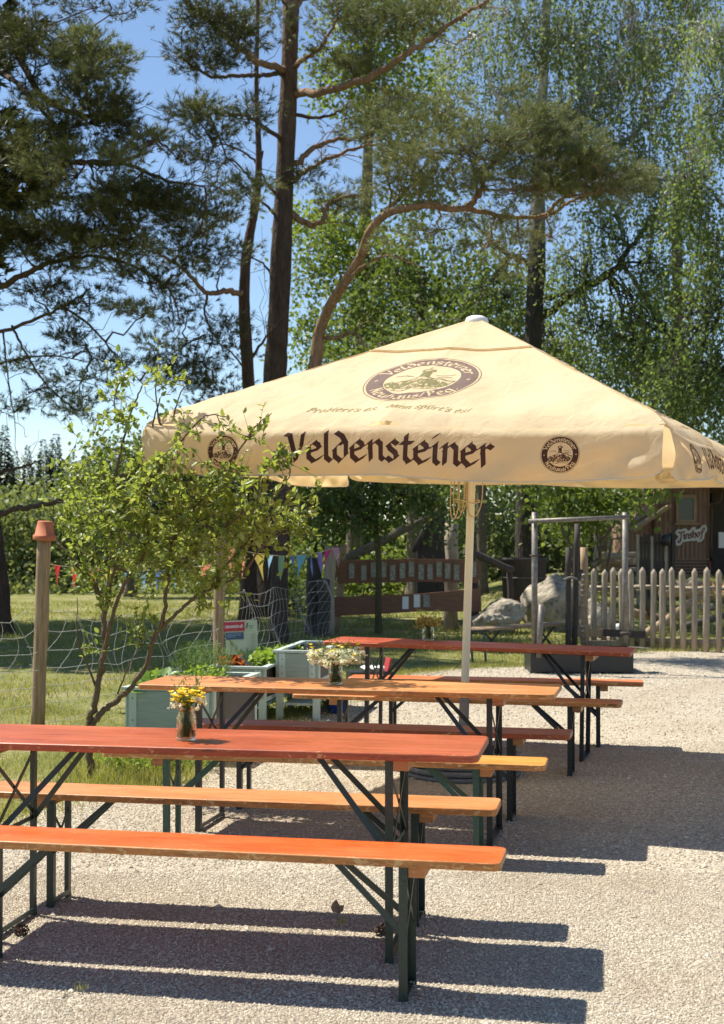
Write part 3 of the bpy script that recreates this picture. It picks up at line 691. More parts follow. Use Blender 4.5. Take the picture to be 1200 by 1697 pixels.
for k in range(4):
    mb = MB(); nu, nv = 161, 24; us = np.linspace(-.997, .997, nu); Lm, Hm = np.meshgrid(us * A, np.linspace(0, 1, nv))
    rc = .10; dl = np.clip((np.abs(Lm) - (A - rc)) / rc, 0, 1); hv = HV - rc * .8 * (1 - np.sqrt(1 - dl ** 2 * .98)); Hh = Hm * hv
    P = val(k, Lm, Hh); Pt = tilt(P.reshape(-1, 3)); mb.add(Pt, grid_faces(nu, nv), 0, True)
    v = mb.build('valance', M['fabric'], umb); vals.append(v)
    h = MB(); h.tube(Pt.reshape(nv, nu, 3)[-1], .004, 5, cap=False); h.build('hem_piping', M['piping'], v)
LW = dict(text=text_mesh('Veldensteiner', 1.24, .003, nib=.115, ang=42, e=.010), slogan=text_mesh("Probiert's es,", .45, .0025, nib=.07, ang=35, e=.024, slant=.25, track=.05), slogan2=text_mesh("dann spqrt's es!", .50, .0025, nib=.07, ang=35, e=.024, slant=.25, track=.05))
BV = {}
from mathutils.bvhtree import BVHTree
ringB, drawB = emblem_fields(.355, .0028); ringS, drawS = emblem_fields(.105, .00125)
for k in range(4):
    def dec(name, mesh, fn, mat, par):
        V2, F2 = mesh; P3 = tilt(fn(V2[:, 0], V2[:, 1])); key = par.name
        if key not in BV: BV[key] = BVHTree.FromPolygons([v.co for v in par.data.vertices], [tuple(p.vertices) for p in par.data.polygons])
        cen = np.array([0, 0, 2.0])
        for q in range(len(P3)):
            loc, nn, _, _ = BV[key].find_nearest(Vector(P3[q])); nn = np.array(nn); loc = np.array(loc)
            if nn @ (loc - cen) < 0: nn = -nn
            P3[q] = loc + nn * .0012
        b = MB(); b.add(P3, F2, 0, True); b.build(name, mat, par)
    rf = lambda cx, co: (lambda x, y: roof(k, cx + x, co - y / 1.127, .004))
    dec('printed_badge', ringB, rf(0, .99), M['print_mauve'], canopy)
    dec('printed_drawing', drawB, rf(0, .99), M['print_green'], canopy)
    dec('printed_slogan', LW['slogan'], rf(-.325, 1.42), M['print_slogan'], canopy)
    dec('printed_slogan', LW['slogan2'], rf(.19, 1.42), M['print_slogan'], canopy)
    vf = lambda cx, ch: (lambda x, y: val(k, cx + x, ch - y, .004))
    dec('printed_lettering', LW['text'], vf(0.02, .222), M['print_dark'], vals[k])
    for cx in (-1.0, 1.0):
        dec('printed_badge', ringS, vf(cx, .15), M['print_dark'], vals[k]); dec('printed_drawing', drawS, vf(cx, .15), M['print_dark'], vals[k])
mb = MB(); mb.lathe([(.075, ZA - .045), (.078, ZA - .02), (.07, ZA + .004), (.04, ZA + .018), (.001, ZA + .022)], n=24); 
mb.V[-1] = tilt(mb.V[-1]); mb.build('finial', M['white_plastic'], umb)
mb = MB(); mb.tube(tilt([(0, 0, .06), (0, 0, 1.2), (0, 0, ZA - .08)]), .026, 20); mb.build('pole', M['pole_paint'], umb)
mb = MB(); mb.tube(tilt([(0, 0, .03), (0, 0, .52)]), .033, 16); mb.build('pole_sleeve', M['stone_base'], umb)
mb = MB(); z = 0
for r_, h_ in ((.38, .035), (.385, .04), (.38, .04), (.375, .035)):
    mb.lathe([(r_ - .01, z), (r_, z + .006), (r_, z + h_ - .01), (r_ - .012, z + h_ - .004)], n=48); z += h_
mb.lathe([(.055, z), (.055, z + .1), (.04, z + .12)], n=20); mb.build('weighted_base', M['stone_base'], umb)
mb = MB(); mb.lathe([(.05, ZA - .19), (.055, ZA - .17), (.055, ZA - .12), (.04, ZA - .1)], n=16); mb.V[-1] = tilt(mb.V[-1]); mb.build('hub', M['white_plastic'], umb)
mb = MB(); mb.lathe([(.045, 2.12), (.05, 2.13), (.05, 2.19), (.04, 2.2)], n=16); mb.V[-1] = tilt(mb.V[-1]); mb.build('runner', M['white_plastic'], umb)
for cx, cy in ((1, 1), (1, 0), (1, -1), (0, -1), (-1, -1), (-1, 0), (-1, 1), (0, 1)):
    a = .985 * A; mb = MB(); p = tilt([(cx * .05, cy * .05, ZA - .13), (cx * a, cy * a, ZR - .02)]); mb.bar(p[0], p[1], .016, .026, up=(0, 0, 1)); rb = mb.build('rib', M['pole_paint'], umb)
    mb = MB(); p = tilt([(cx * .05, cy * .05, 2.15), (cx * a * .55, cy * a * .55, ZA - .13 + (ZR - ZA + .11) * .55 - .02)]); mb.bar(p[0], p[1], .012, .018); mb.build('strut', M['pole_paint'], rb)
# loops of pull cord hanging from the runner
mb = MB()
for wd, dn, ox, oy in ((.06, .46, -.07, 0), (.055, .42, -.05, .02), (.05, .47, -.09, -.02), (.09, .45, .03, .02), (.045, .39, -.06, .03)):
    t = np.linspace(0, 1, 25); zz = 2.13 - dn * np.sin(np.pi * t) ** .8 * 1.0; xx = ox + wd * np.cos(np.pi * t) * (.4 + .6 * np.sin(np.pi * t)); P = np.stack([xx, oy - .05 + .01 * np.sin(9 * t), zz], 1); mb.tube(tilt(P), .0042, 5, cap=False)
t = np.linspace(0, 2 * np.pi, 20); mb.tube(tilt(np.stack([-.02 + .09 * np.cos(t), -.03 + .05 * np.sin(t), 1.78 + .01 * np.sin(2 * t)], 1)), .0045, 5, cap=False)
mb.build('pull_cord', M['cord'], umb)
#PART2

# ------------------------------------------------------------------ trees
def px2m(Y): return Y / FPX
class Tree:
    def __init__(s, name, foot_px, Y, label, cat='tree', group=None, trunk_name='trunk'):
        f = at(foot_px, 900, Y); s.foot = np.array([f[0], Y, float(ground_z(f[0], Y))])
        s.root = empty(name, tuple(s.foot), 0, label, cat, group); s.inv = inv(s.root); s.crown = MB(); s.lmb = MB(); s.pts = []; s.Y = Y
    def trunk(s, pts, rad, mat, n=14, mats=None):
        """pts: (px, py, Y) from the ground upwards; first one snapped to the foot"""
        P = np.array([s.foot] + [at(*p) for p in pts]); P[0, 2] -= .05; C = catmull(P, 8); r = np.interp(np.linspace(0, 1, len(C)), np.linspace(0, 1, len(rad)), rad)
        r = r * (1 + .04 * np.sin(np.linspace(0, 30, len(C)))); r[0] *= 1.35; r[1] *= 1.15
        b = MB(); b.tube(C, r, n, wob=.10); b.build('trunk', mat, s.root, s.inv); s.pts += list(C[len(C) // 3:])
    def branch(s, pts, r0, r1, mat, n=8, name='branch', twigs=6, tl=.5):
        C = catmull([at(*p) for p in pts], 7); C[1:-1] += rng.normal(size=(len(C) - 2, 3)) * r0 * .25
        b = MB(); b.tube(C, np.linspace(r0, r1, len(C)), n, wob=.08)
        for _ in range(twigs):
            i = rng.integers(len(C) // 3, len(C)); d = nrm(C[i] - C[max(0, i - 2)]) + rng.normal(size=3) * .7; q = C[i] + nrm(d) * tl * (.4 + rng.random()); twig(b, C[i], q, max(r1 * .5, .006), .003, 4, .06)
        b.build(name, mat, s.root, s.inv); s.pts += list(C)
    def pad(s, px, py, Y, rx, ry, Msub, per, kind='needle', size=.085, sr=.16, K=12, wd=.011, droop=.3, link=True, mat=0, tw=.008, slen=(.5, 1.5)):
        k = px2m(Y); c = at(px, py, Y); rad = np.array([rx * k, rx * k * .8, ry * k])
        sc = c + unit(Msub) * (rng.random((Msub, 1)) ** .45) * rad
        if link and s.pts:
            pts = np.array(s.pts); src = pts[np.argmin(((pts - c) ** 2).sum(1))]
            hubs = [c + unit(1)[0] * rad * .35 for _ in range(max(1, Msub // 9))]
            for h in hubs: twig(s.lmb, src, h, tw * 2.2, tw, 5, .06, 5)
            hubs = np.array(hubs)
            for q in sc: twig(s.lmb, hubs[np.argmin(((hubs - q) ** 2).sum(1))], q, tw, tw * .35, 3, .08, 3)
        if kind == 'needle':
            n = Msub * per; cc = np.repeat(sc, per, 0) + rng.normal(size=(n, 3)) * np.array([sr, sr, sr * .42]); out = nrm(cc - np.repeat(sc, per, 0) + (cc - c) * .3)
            needles(s.crown, cc, nrm(out + np.array([0, 0, .45]) + rng.normal(size=(n, 3)) * .4), size, int(K * 1.35), wd * .72, mat)
        elif kind == 'leaf':
            n = Msub * per; cc = np.repeat(sc, per, 0) + rng.normal(size=(n, 3)) * np.array([sr, sr, sr * .8]); D = nrm(rng.normal(size=(n, 3)) + np.array([0, 0, -droop]))
            leaves(s.crown, cc, D, size, .62, mat)
        else:
            sc = np.repeat(sc, 2, 0) + rng.normal(size=(2 * len(sc), 3)) * np.array([.09, .09, .12])
            for q in sc:
                L = slen[0] + (slen[1] - slen[0]) * rng.random(); m = max(3, int(per * L)); t = np.linspace(0, 1, m); sway = rng.normal(size=2) * .2
                P = np.stack([q[0] + sway[0] * t ** 1.5, q[1] + sway[1] * t ** 1.5, q[2] - L * t], 1)
                s.lmb.tube(P[::max(1, m // 5)], .003, 3, cap=False); C = P + rng.normal(size=P.shape) * .028
                leaves(s.crown, C, nrm(rng.normal(size=P.shape) * .7 + np.array([0, 0, -.9])), size, .62, mat)
    def done(s, leafm, limbm, crown='crown'):
        if s.lmb.n: s.lmb.build('twigs', limbm, s.root, s.inv)
        if s.crown.n: s.crown.build(crown, leafm, s.root, s.inv)
        return s.root

ND = [M['needles_dark'], M['needles']]
# tall straight pine behind the umbrella
t = Tree('pine_tree', 448, 26, 'tall straight dark pine trunk rising behind the left half of the umbrella', 'tree')
t.trunk([(452, 800, 26), (455, 640, 26), (462, 520, 26), (468, 380, 26), (474, 250, 26), (479, 120, 26), (483, 0, 26), (486, -160, 26)], [.27, .24, .215, .2, .18, .165, .155, .14], M['pine_tall'])
for pts, r in (([(487, 158, 26), (545, 150, 25), (620, 125, 24.5), (680, 85, 24), (740, 45, 24), (810, 0, 23.5)], .085), ([(488, 110, 26), (500, 100, 25.5), (530, 80, 25), (560, 30, 24.5)], .06), ([(488, 275, 26), (520, 245, 26), (560, 232, 26), (612, 228, 26)], .065), ([(486, 300, 26), (520, 275, 26.5), (570, 252, 27), (630, 238, 27)], .06),
               ([(472, 115, 26), (430, 105, 24), (390, 75, 22.5), (340, 30, 21.3), (300, -5, 21)], .075), ([(470, 120, 26), (440, 125, 24.5), (400, 125, 23), (350, 126, 21.8), (300, 95, 21)], .05), ([(466, 232, 26), (420, 198, 24), (375, 187, 22.5), (325, 189, 21.7)], .045), ([(482, 355, 26), (510, 370, 26), (535, 365, 26), (545, 340, 26), (575, 325, 26), (610, 322, 26)], .07),
               ([(486, 190, 26), (520, 195, 26), (550, 190, 26), (575, 175, 26)], .04), ([(464, 330, 26), (440, 300, 25.5), (415, 260, 25), (360, 240, 25), (335, 290, 25)], .03), ([(490, 60, 26), (478, 20, 25.5), (460, -20, 25)], .05), ([(480, 20, 26), (520, -10, 26), (560, -20, 26)], .06), ([(460, 360, 26), (430, 330, 25.5), (385, 300, 25), (350, 320, 25)], .03), ([(458, 480, 26), (440, 440, 26), (400, 420, 25)], .03)):
    t.branch(pts, r, r * .35, M['pine_red'] if r > .055 else M['pine_bark'], twigs=9, tl=1.0)
for a in ((560, 20, 25, 80, 35, 16, 26), (640, 25, 24.5, 70, 40, 14, 26), (720, 20, 24, 70, 30, 12, 24), (560, 95, 25, 50, 25, 7, 20), (610, 215, 26, 55, 28, 9, 22), (350, 25, 21, 70, 32, 16, 22), (330, 95, 21, 55, 40, 15, 18), (395, 60, 21.5, 40, 30, 10, 18), (340, 180, 21.5, 55, 30, 13, 18), (420, 190, 22, 30, 30, 7, 16), (345, 235, 21.5, 45, 30, 10, 16), (400, 310, 22, 45, 22, 9, 20), (560, 330, 26, 45, 24, 9, 22), (440, 20, 25, 40, 25, 8, 18), (610, 120, 25, 70, 30, 10, 22), (520, 285, 26, 40, 25, 6, 18), (640, 180, 26, 60, 40, 12, 22)):
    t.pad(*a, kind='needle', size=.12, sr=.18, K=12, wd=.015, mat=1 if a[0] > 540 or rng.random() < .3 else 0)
t.done(ND, M['pine_bark'])
# slim twin stem to its left
t = Tree('pine_tree', 412, 24, 'slim crooked dark pine stem just left of the tall straight trunk', 'tree')
t.trunk([(414, 800, 24), (412, 640, 24), (405, 520, 24), (407, 440, 24), (414, 390, 24), (425, 330, 24), (429, 260, 24), (425, 150, 24), (427, 20, 24), (426, -100, 24)], [.15, .125, .11, .10, .09, .075, .06, .045, .035, .03], M['pine_bark'], 10)
for pts, r in (([(405, 487, 24), (375, 482, 23.5), (345, 487, 23), (310, 450, 22.5), (280, 430, 22), (252, 418, 22)], .055), ([(345, 485, 23), (340, 520, 23), (352, 560, 23), (335, 600, 22.8)], .025), ([(340, 555, 23), (310, 570, 22.5), (290, 590, 22)], .02), ([(414, 400, 24), (418, 340, 23.8), (428, 310, 24), (436, 250, 24)], .05), ([(420, 300, 24), (385, 265, 23.5), (365, 275, 23), (360, 300, 23)], .02), ([(412, 620, 24), (380, 580, 23), (350, 560, 23)], .02), ([(412, 600, 24), (440, 560, 24), (455, 540, 24)], .03)):
    t.branch(pts, r, r * .3, M['pine_red'] if r > .05 else M['pine_bark'], twigs=10, tl=.8)
for a in ((330, 350, 22.5, 70, 40, 16, 22), (370, 420, 23, 45, 30, 9, 16), (300, 400, 22, 50, 30, 10, 18), (330, 600, 22.5, 55, 45, 14, 14), (385, 560, 23, 35, 40, 9, 14), (290, 630, 22, 50, 40, 11, 13), (370, 650, 23, 45, 30, 9, 14), (300, 520, 22, 60, 35, 10, 13), (345, 690, 23, 60, 30, 12, 16)):
    t.pad(*a, kind='needle', size=.11, sr=.17, K=12, wd=.014)
t.done(ND, M['pine_bark'])
# bent reddish pine reaching right
t = Tree('pine_tree', 462, 20, 'bent pine with orange bark arching out to the right above the umbrella', 'tree')
t.trunk([(466, 900, 20), (490, 760, 20), (522, 605, 20), (530, 550, 20), (548, 505, 19.8), (575, 462, 19.5), (598, 425, 19.3), (612, 385, 19), (640, 355, 18.8), (675, 345, 18.6), (710, 340, 18.5), (745, 346, 18.4), (775, 345, 18.4)], [.13, .115, .10, .088, .08, .072, .066, .062, .056, .052, .048, .044, .04], M['pine_mixed'], 12)
for pts, r in (([(775, 345, 18.4), (790, 325, 18.3), (800, 312, 18.2), (797, 292, 18.2), (815, 275, 18), (840, 250, 18), (850, 228, 18)], .045), ([(775, 345, 18.4), (805, 352, 18.5), (850, 360, 18.6), (905, 357, 18.6), (935, 340, 18.6), (975, 322, 18.5), (1010, 300, 18.4)], .04), ([(905, 357, 18.6), (930, 330, 18.3), (950, 325, 18.2), (990, 318, 18)], .03), ([(800, 315, 18.2), (830, 315, 18), (870, 310, 17.9), (900, 300, 17.8)], .02), ([(540, 560, 20), (560, 560, 19.8), (590, 552, 19.6), (605, 575, 19.5)], .035), ([(560, 485, 19.6), (590, 450, 19.3), (640, 425, 19), (690, 440, 18.8)], .025), ([(790, 330, 18.3), (788, 290, 18.2), (775, 250, 18)], .02)):
    t.branch(pts, r, r * .35, M['pine_red'], twigs=9, tl=.45)
for a in [(q[0], q[1] - 6, q[2], q[3] * 1.22, q[4] * 1.35, int(q[5] * 1.25), int(q[6] * .72)) for q in ((790, 255, 17.8, 75, 35, 20, 26), (860, 240, 17.8, 60, 45, 18, 26), (730, 275, 18, 70, 38, 16, 24), (930, 290, 18, 75, 35, 20, 26), (1000, 295, 18, 65, 28, 16, 26), (870, 190, 18.2, 45, 40, 11, 24), (970, 260, 18, 50, 28, 10, 24), (690, 240, 18.6, 60, 45, 13, 22), (1030, 320, 18, 35, 22, 7, 20), (830, 380, 18.6, 60, 24, 8, 14), (900, 395, 18.8, 60, 30, 8, 14), (660, 300, 18.8, 60, 30, 10, 20), (720, 400, 18.6, 80, 28, 12, 15), (640, 260, 19, 50, 50, 10, 20), (860, 310, 17.8, 90, 28, 14, 22), (800, 420, 19, 60, 30, 8, 15), (860, 440, 19, 50, 26, 7, 15))] + [(740, 190, 18.4, 70, 40, 12, 14), (680, 320, 18.8, 60, 30, 8, 12), (1050, 290, 18.2, 40, 24, 7, 14), (920, 210, 18.2, 60, 36, 10, 14)]:
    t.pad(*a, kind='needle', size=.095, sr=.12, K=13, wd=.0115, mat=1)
t.done(ND, M['pine_red'])
# dense dark pine filling the upper left
t = Tree('pine_tree', -4, 22, 'dense dark pine filling the upper left corner, its trunk at the left edge', 'tree')
t.trunk([(-8, 950, 22), (-22, 850, 22), (-45, 700, 22), (-70, 500, 21.5), (-70, 300, 21), (-60, 100, 21), (-50, -80, 21)], [.23, .2, .18, .17, .15, .14, .12, .1], M['pine_bark'])
for pts, r in (([(-22, 862, 22), (20, 845, 21.5), (65, 837, 21), (120, 825, 20.5), (185, 795, 20), (262, 775, 19.5)], .05), ([(-45, 790, 22), (30, 775, 22), (70, 763, 21.5)], .03), ([(-60, 480, 21), (0, 475, 20), (50, 448, 19.5), (105, 430, 19), (160, 425, 19)], .06), ([(-60, 570, 21), (0, 550, 20), (70, 525, 19.5), (110, 505, 19), (150, 478, 19)], .035), ([(-60, 60, 21), (0, 55, 20), (30, 90, 19.5), (70, 160, 19), (130, 190, 19), (200, 200, 19)], .07), ([(-60, 100, 21), (0, 120, 20), (40, 150, 19), (95, 215, 19), (110, 260, 19)], .05), ([(-60, 300, 21), (40, 290, 19), (120, 270, 18.5), (200, 270, 18.5), (260, 230, 18.5)], .05),
               ([(90, 270, 19), (200, 270, 18.5), (280, 300, 18.5), (340, 310, 18.5)], .035), ([(20, 540, 19.8), (45, 590, 19.5), (80, 640, 19.5), (125, 680, 19.5)], .02), ([(100, 505, 19), (150, 540, 19), (185, 580, 19), (240, 640, 19)], .02), ([(5, 550, 20), (15, 640, 20), (25, 700, 20)], .015), ([(-60, 620, 21), (10, 600, 20), (80, 590, 19.5), (150, 600, 19)], .02), ([(160, 425, 19), (220, 440, 18.8), (280, 480, 18.8), (300, 540, 19)], .025)):
    t.branch(pts, r, r * .35, M['pine_bark'], twigs=10, tl=.6)
for a in ((70, 90, 19, 90, 60, 34, 30), (160, 110, 18.7, 75, 60, 34, 30), (120, 190, 18.6, 110, 60, 44, 30), (40, 250, 19, 90, 70, 38, 30), (150, 300, 18.6, 110, 60, 44, 30), (210, 350, 18.5, 100, 55, 34, 28), (110, 390, 18.8, 110, 50, 38, 28), (270, 330, 18.5, 70, 30, 18, 22), (200, 420, 18.8, 90, 35, 26, 24), (20, 400, 19.2, 70, 50, 22, 26), (230, 240, 18.7, 55, 30, 14, 20), (20, 30, 19.5, 80, 40, 18, 20), (140, 10, 19.5, 70, 22, 9, 14), (215, 15, 19.5, 60, 20, 7, 12),
          (60, 490, 19.2, 80, 30, 15, 15), (150, 500, 19, 70, 30, 13, 15), (220, 520, 19, 60, 30, 11, 14), (120, 570, 19.2, 80, 35, 14, 12), (40, 600, 19.6, 60, 40, 11, 12), (200, 610, 19, 60, 35, 12, 12), (270, 590, 19, 45, 35, 9, 12), (130, 670, 19.4, 50, 25, 9, 12), (30, 680, 20, 35, 25, 5, 10), (260, 470, 18.8, 60, 30, 12, 16), (300, 260, 18.8, 30, 25, 6, 14), (300, 440, 19, 40, 30, 8, 14), (160, 640, 19.2, 90, 40, 14, 11), (80, 640, 19.4, 70, 40, 10, 11), (340, 380, 18.8, 40, 40, 9, 16)):
    t.pad(*a[:5], max(4, int(a[5] * .78)), a[6], kind='needle', size=.095, sr=.12, K=12, wd=.013, mat=0 if rng.random() < .55 else 1)  # random pads get the lighter needles, so they look lit by colour
for a in ((-160, 200, 20, 150, 90, 34, 14), (-260, 60, 21, 160, 90, 30, 14), (-120, 20, 22, 140, 80, 26, 14), (-330, 240, 22, 120, 90, 24, 14), (-180, 380, 21, 130, 60, 20, 14), (-60, 260, 23, 110, 80, 22, 14), (-330, 400, 24, 140, 70, 22, 14), (-100, 420, 24, 110, 50, 16, 14), (-200, 120, 25, 180, 90, 24, 14), (-170, 260, 18.5, 110, 70, 30, 14), (-60, 320, 19, 70, 50, 16, 14), (-270, 150, 19.5, 130, 80, 30, 14), (-330, 330, 19, 120, 70, 26, 14)):
    t.pad(*a, kind='needle', size=.2, sr=.4, K=14, wd=.085, mat=0)
t.done(ND, M['pine_bark'])
t = Tree('pine_tree', -420, 26, 'tall pine standing just outside the left edge and shading the lawn', 'tree')
t.trunk([(-420, 600, 26), (-415, 200, 26), (-400, -200, 26), (-390, -500, 26)], [.25, .22, .18, .14, .1], M['pine_tall'])
for k_ in range(26):
    t.pad(-640 + 560 * rng.random(), -60 - 380 * rng.random(), 21.5 + 8 * rng.random(), 120, 70, 20, 12, kind='needle', size=.22, sr=.4, K=12, wd=.10, mat=0)
t.done(ND, M['pine_bark'])
def birch(name, foot, Y, trunk, rad, branches, pads, label, dark=False, leaf='birch_leaf', per=17, size=.072):
    t = Tree(name, foot, Y, label, 'tree')
    t.trunk(trunk, rad, M['birch_dark'])
    for pts, r in branches: t.branch(pts, r, r * .3, M['birch_dark'], twigs=8, tl=1.0)
    for px, py, YY, rx, ry, m in pads: t.pad(px, py, YY, rx, ry, int(m * (.7 + .8 * rng.random())), per, kind='strand', size=size, slen=(.3, 1.25), tw=.01)
    return t.done(M[leaf], M['birch_dark'])
birch('birch_tree', 878, 27, [(872, 900, 27), (874, 800, 27), (884, 560, 27), (890, 430, 27), (893, 300, 27), (900, 150, 27), (906, 0, 27), (908, -160, 27)], [.26, .22, .2, .18, .17, .14, .1, .08, .06],
      [([(892, 530, 27), (950, 490, 26.5), (1010, 455, 26), (1045, 410, 26), (1080, 365, 26), (1120, 330, 26)], .085), ([(890, 500, 27), (960, 478, 26.5), (1040, 436, 26), (1110, 440, 26)], .05), ([(888, 440, 27), (840, 420, 27), (800, 385, 27), (770, 350, 27)], .06), ([(895, 250, 27), (840, 190, 27), (810, 130, 27), (790, 60, 27)], .055), ([(896, 230, 27), (950, 200, 26.5), (1000, 140, 26), (1040, 80, 26)], .05), ([(892, 330, 27), (960, 260, 26), (1040, 230, 26), (1120, 150, 26), (1150, 60, 26)], .06), ([(900, 120, 27), (870, 60, 27), (850, 0, 27)], .03)],
      [(860, 40, 27, 90, 60, 75), (960, 60, 26.5, 80, 70, 80), (1060, 40, 26, 70, 60, 50), (940, 190, 26.5, 80, 60, 65), (1010, 150, 26, 80, 60, 65), (1040, 250, 26, 60, 60, 40), (1100, 170, 25.5, 70, 70, 45), (1000, 360, 26, 70, 50, 40), (1100, 310, 25.5, 60, 60, 42), (950, 430, 26, 70, 40, 38), (1060, 440, 25.5, 70, 50, 55), (840, 150, 27.5, 60, 60, 38), (760, 90, 28, 80, 60, 48), (820, 480, 27.5, 80, 40, 36), (980, 540, 26, 80, 40, 55), (1080, 560, 25.5, 80, 50, 70), (780, 350, 28, 80, 50, 30), (900, 560, 28, 60, 40, 26), (860, -50, 27, 80, 50, 60), (950, -60, 26.5, 80, 50, 70), (1050, -60, 26, 80, 50, 70), (1140, -40, 25.5, 70, 50, 60), (770, -30, 28, 80, 50, 40), (1110, 60, 25.5, 60, 50, 40)],
      'tall birch with a fissured trunk coloured dark for shade and weeping twigs behind the umbrella tip')
birch('birch_tree', 1290, 24, [(1290, 800, 24), (1285, 500, 24), (1280, 200, 24), (1275, -100, 24)], [.2, .18, .14, .1],
      [([(1285, 420, 24), (1230, 380, 24), (1190, 330, 24), (1160, 300, 24)], .05), ([(1282, 200, 24), (1230, 130, 24), (1180, 80, 24)], .05), ([(1286, 560, 24), (1220, 520, 24), (1170, 480, 24)], .05)],
      [(1180, 60, 24, 70, 60, 60), (1190, 180, 24, 50, 60, 42), (1150, 290, 23.5, 50, 70, 55), (1190, 420, 24, 60, 60, 60), (1160, 520, 24, 60, 60, 65), (1180, 610, 24, 60, 40, 60), (1110, 620, 24, 50, 30, 40), (1260, 300, 24, 60, 200, 80), (1260, 40, 24, 60, 80, 40)],
      'birch of light green curtains hanging in along the right edge of the picture', leaf='birch_leaf', per=17)
def decid(name, foot, Y, trunk, rad, branches, pads, label, leaf, size, cat='tree', bark='grey_bark', per=60, sr=.35, trunkless=False, group=None):
    t = Tree(name, foot, Y, label, cat, group)
    if not trunkless: t.trunk(trunk, rad, M[bark], 10)
    else: t.pts = [t.foot + np.array([0, 0, .1])]
    for pts, r in branches: t.branch(pts, r, r * .35, M[bark], twigs=5, tl=.7)
    for a in pads: t.pad(*a[:6], a[6] if len(a) > 6 else per, kind='leaf', size=size, sr=sr, tw=.014)
    return t.done(M[leaf], M[bark], 'crown' if not trunkless else 'foliage')
decid('aspen_tree', 585, 36, [(590, 800, 36), (600, 500, 36), (610, 250, 36), (612, 60, 36)], [.25, .2, .15, .08], [([(600, 450, 36), (560, 400, 36), (530, 330, 36)], .07), ([(604, 380, 36), (660, 330, 36), (700, 280, 36)], .07)],
      [(600, 90, 36, 75, 70, 22), (620, -10, 36, 90, 60, 22), (720, 0, 36, 80, 60, 18), (680, 100, 37, 90, 70, 24), (540, 130, 36, 40, 60, 9), (640, 190, 36, 90, 50, 22), (710, 180, 37, 60, 60, 14), (560, 390, 35, 70, 60, 22), (620, 440, 35, 80, 60, 28), (520, 440, 36, 45, 90, 18), (540, 560, 35, 60, 60, 20), (620, 540, 35, 70, 50, 22), (690, 480, 36, 60, 60, 18), (700, 350, 36, 70, 60, 14), (500, 380, 37, 35, 50, 8)],
      'sunlit yellow green tree glowing between the pine trunks', 'light_leaf', .14)
decid('maple_tree', 800, 29, [(798, 850, 29), (800, 700, 29), (795, 560, 29), (790, 500, 29)], [.11, .1, .07, .03], [([(797, 640, 29), (760, 580, 29), (735, 530, 29)], .04), ([(797, 640, 29), (850, 580, 29), (880, 560, 29)], .04)],
      [(800, 500, 28, 50, 26, 10, 40), (770, 530, 28, 60, 26, 12, 40), (700, 560, 29, 70, 40, 16, 50), (640, 580, 29, 60, 40, 14, 50), (840, 540, 29, 60, 30, 12, 50), (930, 590, 29, 70, 50, 18, 50), (760, 600, 29, 100, 60, 24, 50), (1020, 640, 29, 80, 50, 20, 50)],
      'leafy bright green maple top poking up behind the umbrella peak', 'mid_leaf', .11, sr=.26)
decid('oak_tree', 690, 31, [(690, 850, 31), (695, 600, 31), (700, 450, 31)], [.22, .2, .15, .1], [([(693, 650, 31), (640, 560, 31), (600, 520, 31)], .08), ([(693, 620, 31), (760, 540, 31), (800, 480, 31)], .08)],
      [(700, 500, 31, 90, 50, 22), (600, 520, 31, 60, 60, 14), (560, 620, 31, 70, 50, 18), (780, 450, 31, 70, 50, 16), (660, 440, 31, 60, 50, 10), (780, 540, 31, 90, 50, 20), (900, 620, 31, 90, 60, 26), (620, 700, 31, 120, 60, 26), (500, 690, 31, 60, 50, 12), (1010, 720, 31, 110, 70, 26), (720, 640, 31, 120, 50, 22), (880, 480, 32, 70, 60, 14)],
      'dark broad crowned oak directly behind the top of the umbrella', 'mid_leaf', .13)
decid('ash_tree', 1130, 33, [(1130, 850, 33), (1125, 600, 33), (1120, 300, 33)], [.2, .18, .1], [([(1128, 600, 33), (1060, 480, 33), (1020, 420, 33)], .08)],
      [(1130, 700, 33, 110, 60, 30), (1090, 600, 33, 100, 60, 24), (1180, 620, 33, 60, 60, 14), (1140, 490, 33, 80, 60, 18), (1030, 560, 33, 60, 60, 12), (1000, 300, 34, 80, 80, 12), (1140, 380, 33, 80, 60, 12), (1100, 100, 34, 100, 90, 16), (980, 100, 34, 90, 90, 14), (1160, 240, 34, 60, 80, 9)],
      'tall leafy ash filling the gap behind the weeping birches on the right', 'mid_leaf', .14)
# shade trees and shrubs seen under the umbrella
t = Tree('young_tree', 628, 21.5, 'slim young tree with a mossy stem standing before the brown carved boards', 'tree')
t.trunk([(627, 1000, 21.5), (628, 940, 21.5), (624, 880, 21.5), (622, 820, 21.5), (624, 740, 21.5)], [.062, .052, .048, .044, .03], M['green_bark'], 10)
for pts, r in (([(624, 885, 21.5), (590, 850, 21), (540, 830, 20.5)], .02), ([(623, 860, 21.5), (670, 830, 21), (720, 820, 20.8)], .02), ([(622, 820, 21.5), (600, 780, 21.5)], .018)): t.branch(pts, r, r * .4, M['green_bark'], twigs=5, tl=.3)
for a in ((560, 830, 21, 60, 26, 14, 60), (640, 815, 21, 70, 30, 18, 60), (710, 830, 21, 55, 26, 12, 55), (530, 860, 21, 35, 20, 5, 45), (600, 860, 21.2, 50, 20, 9, 50), (660, 770, 21.5, 90, 40, 16, 50), (560, 770, 21.5, 70, 40, 12, 50), (480, 830, 20.8, 50, 30, 8, 45), (740, 870, 21, 30, 16, 4, 35)): t.pad(*a, kind='leaf', size=.085, sr=.2, tw=.006)
t.done(M['mid_leaf'], M['green_bark'])
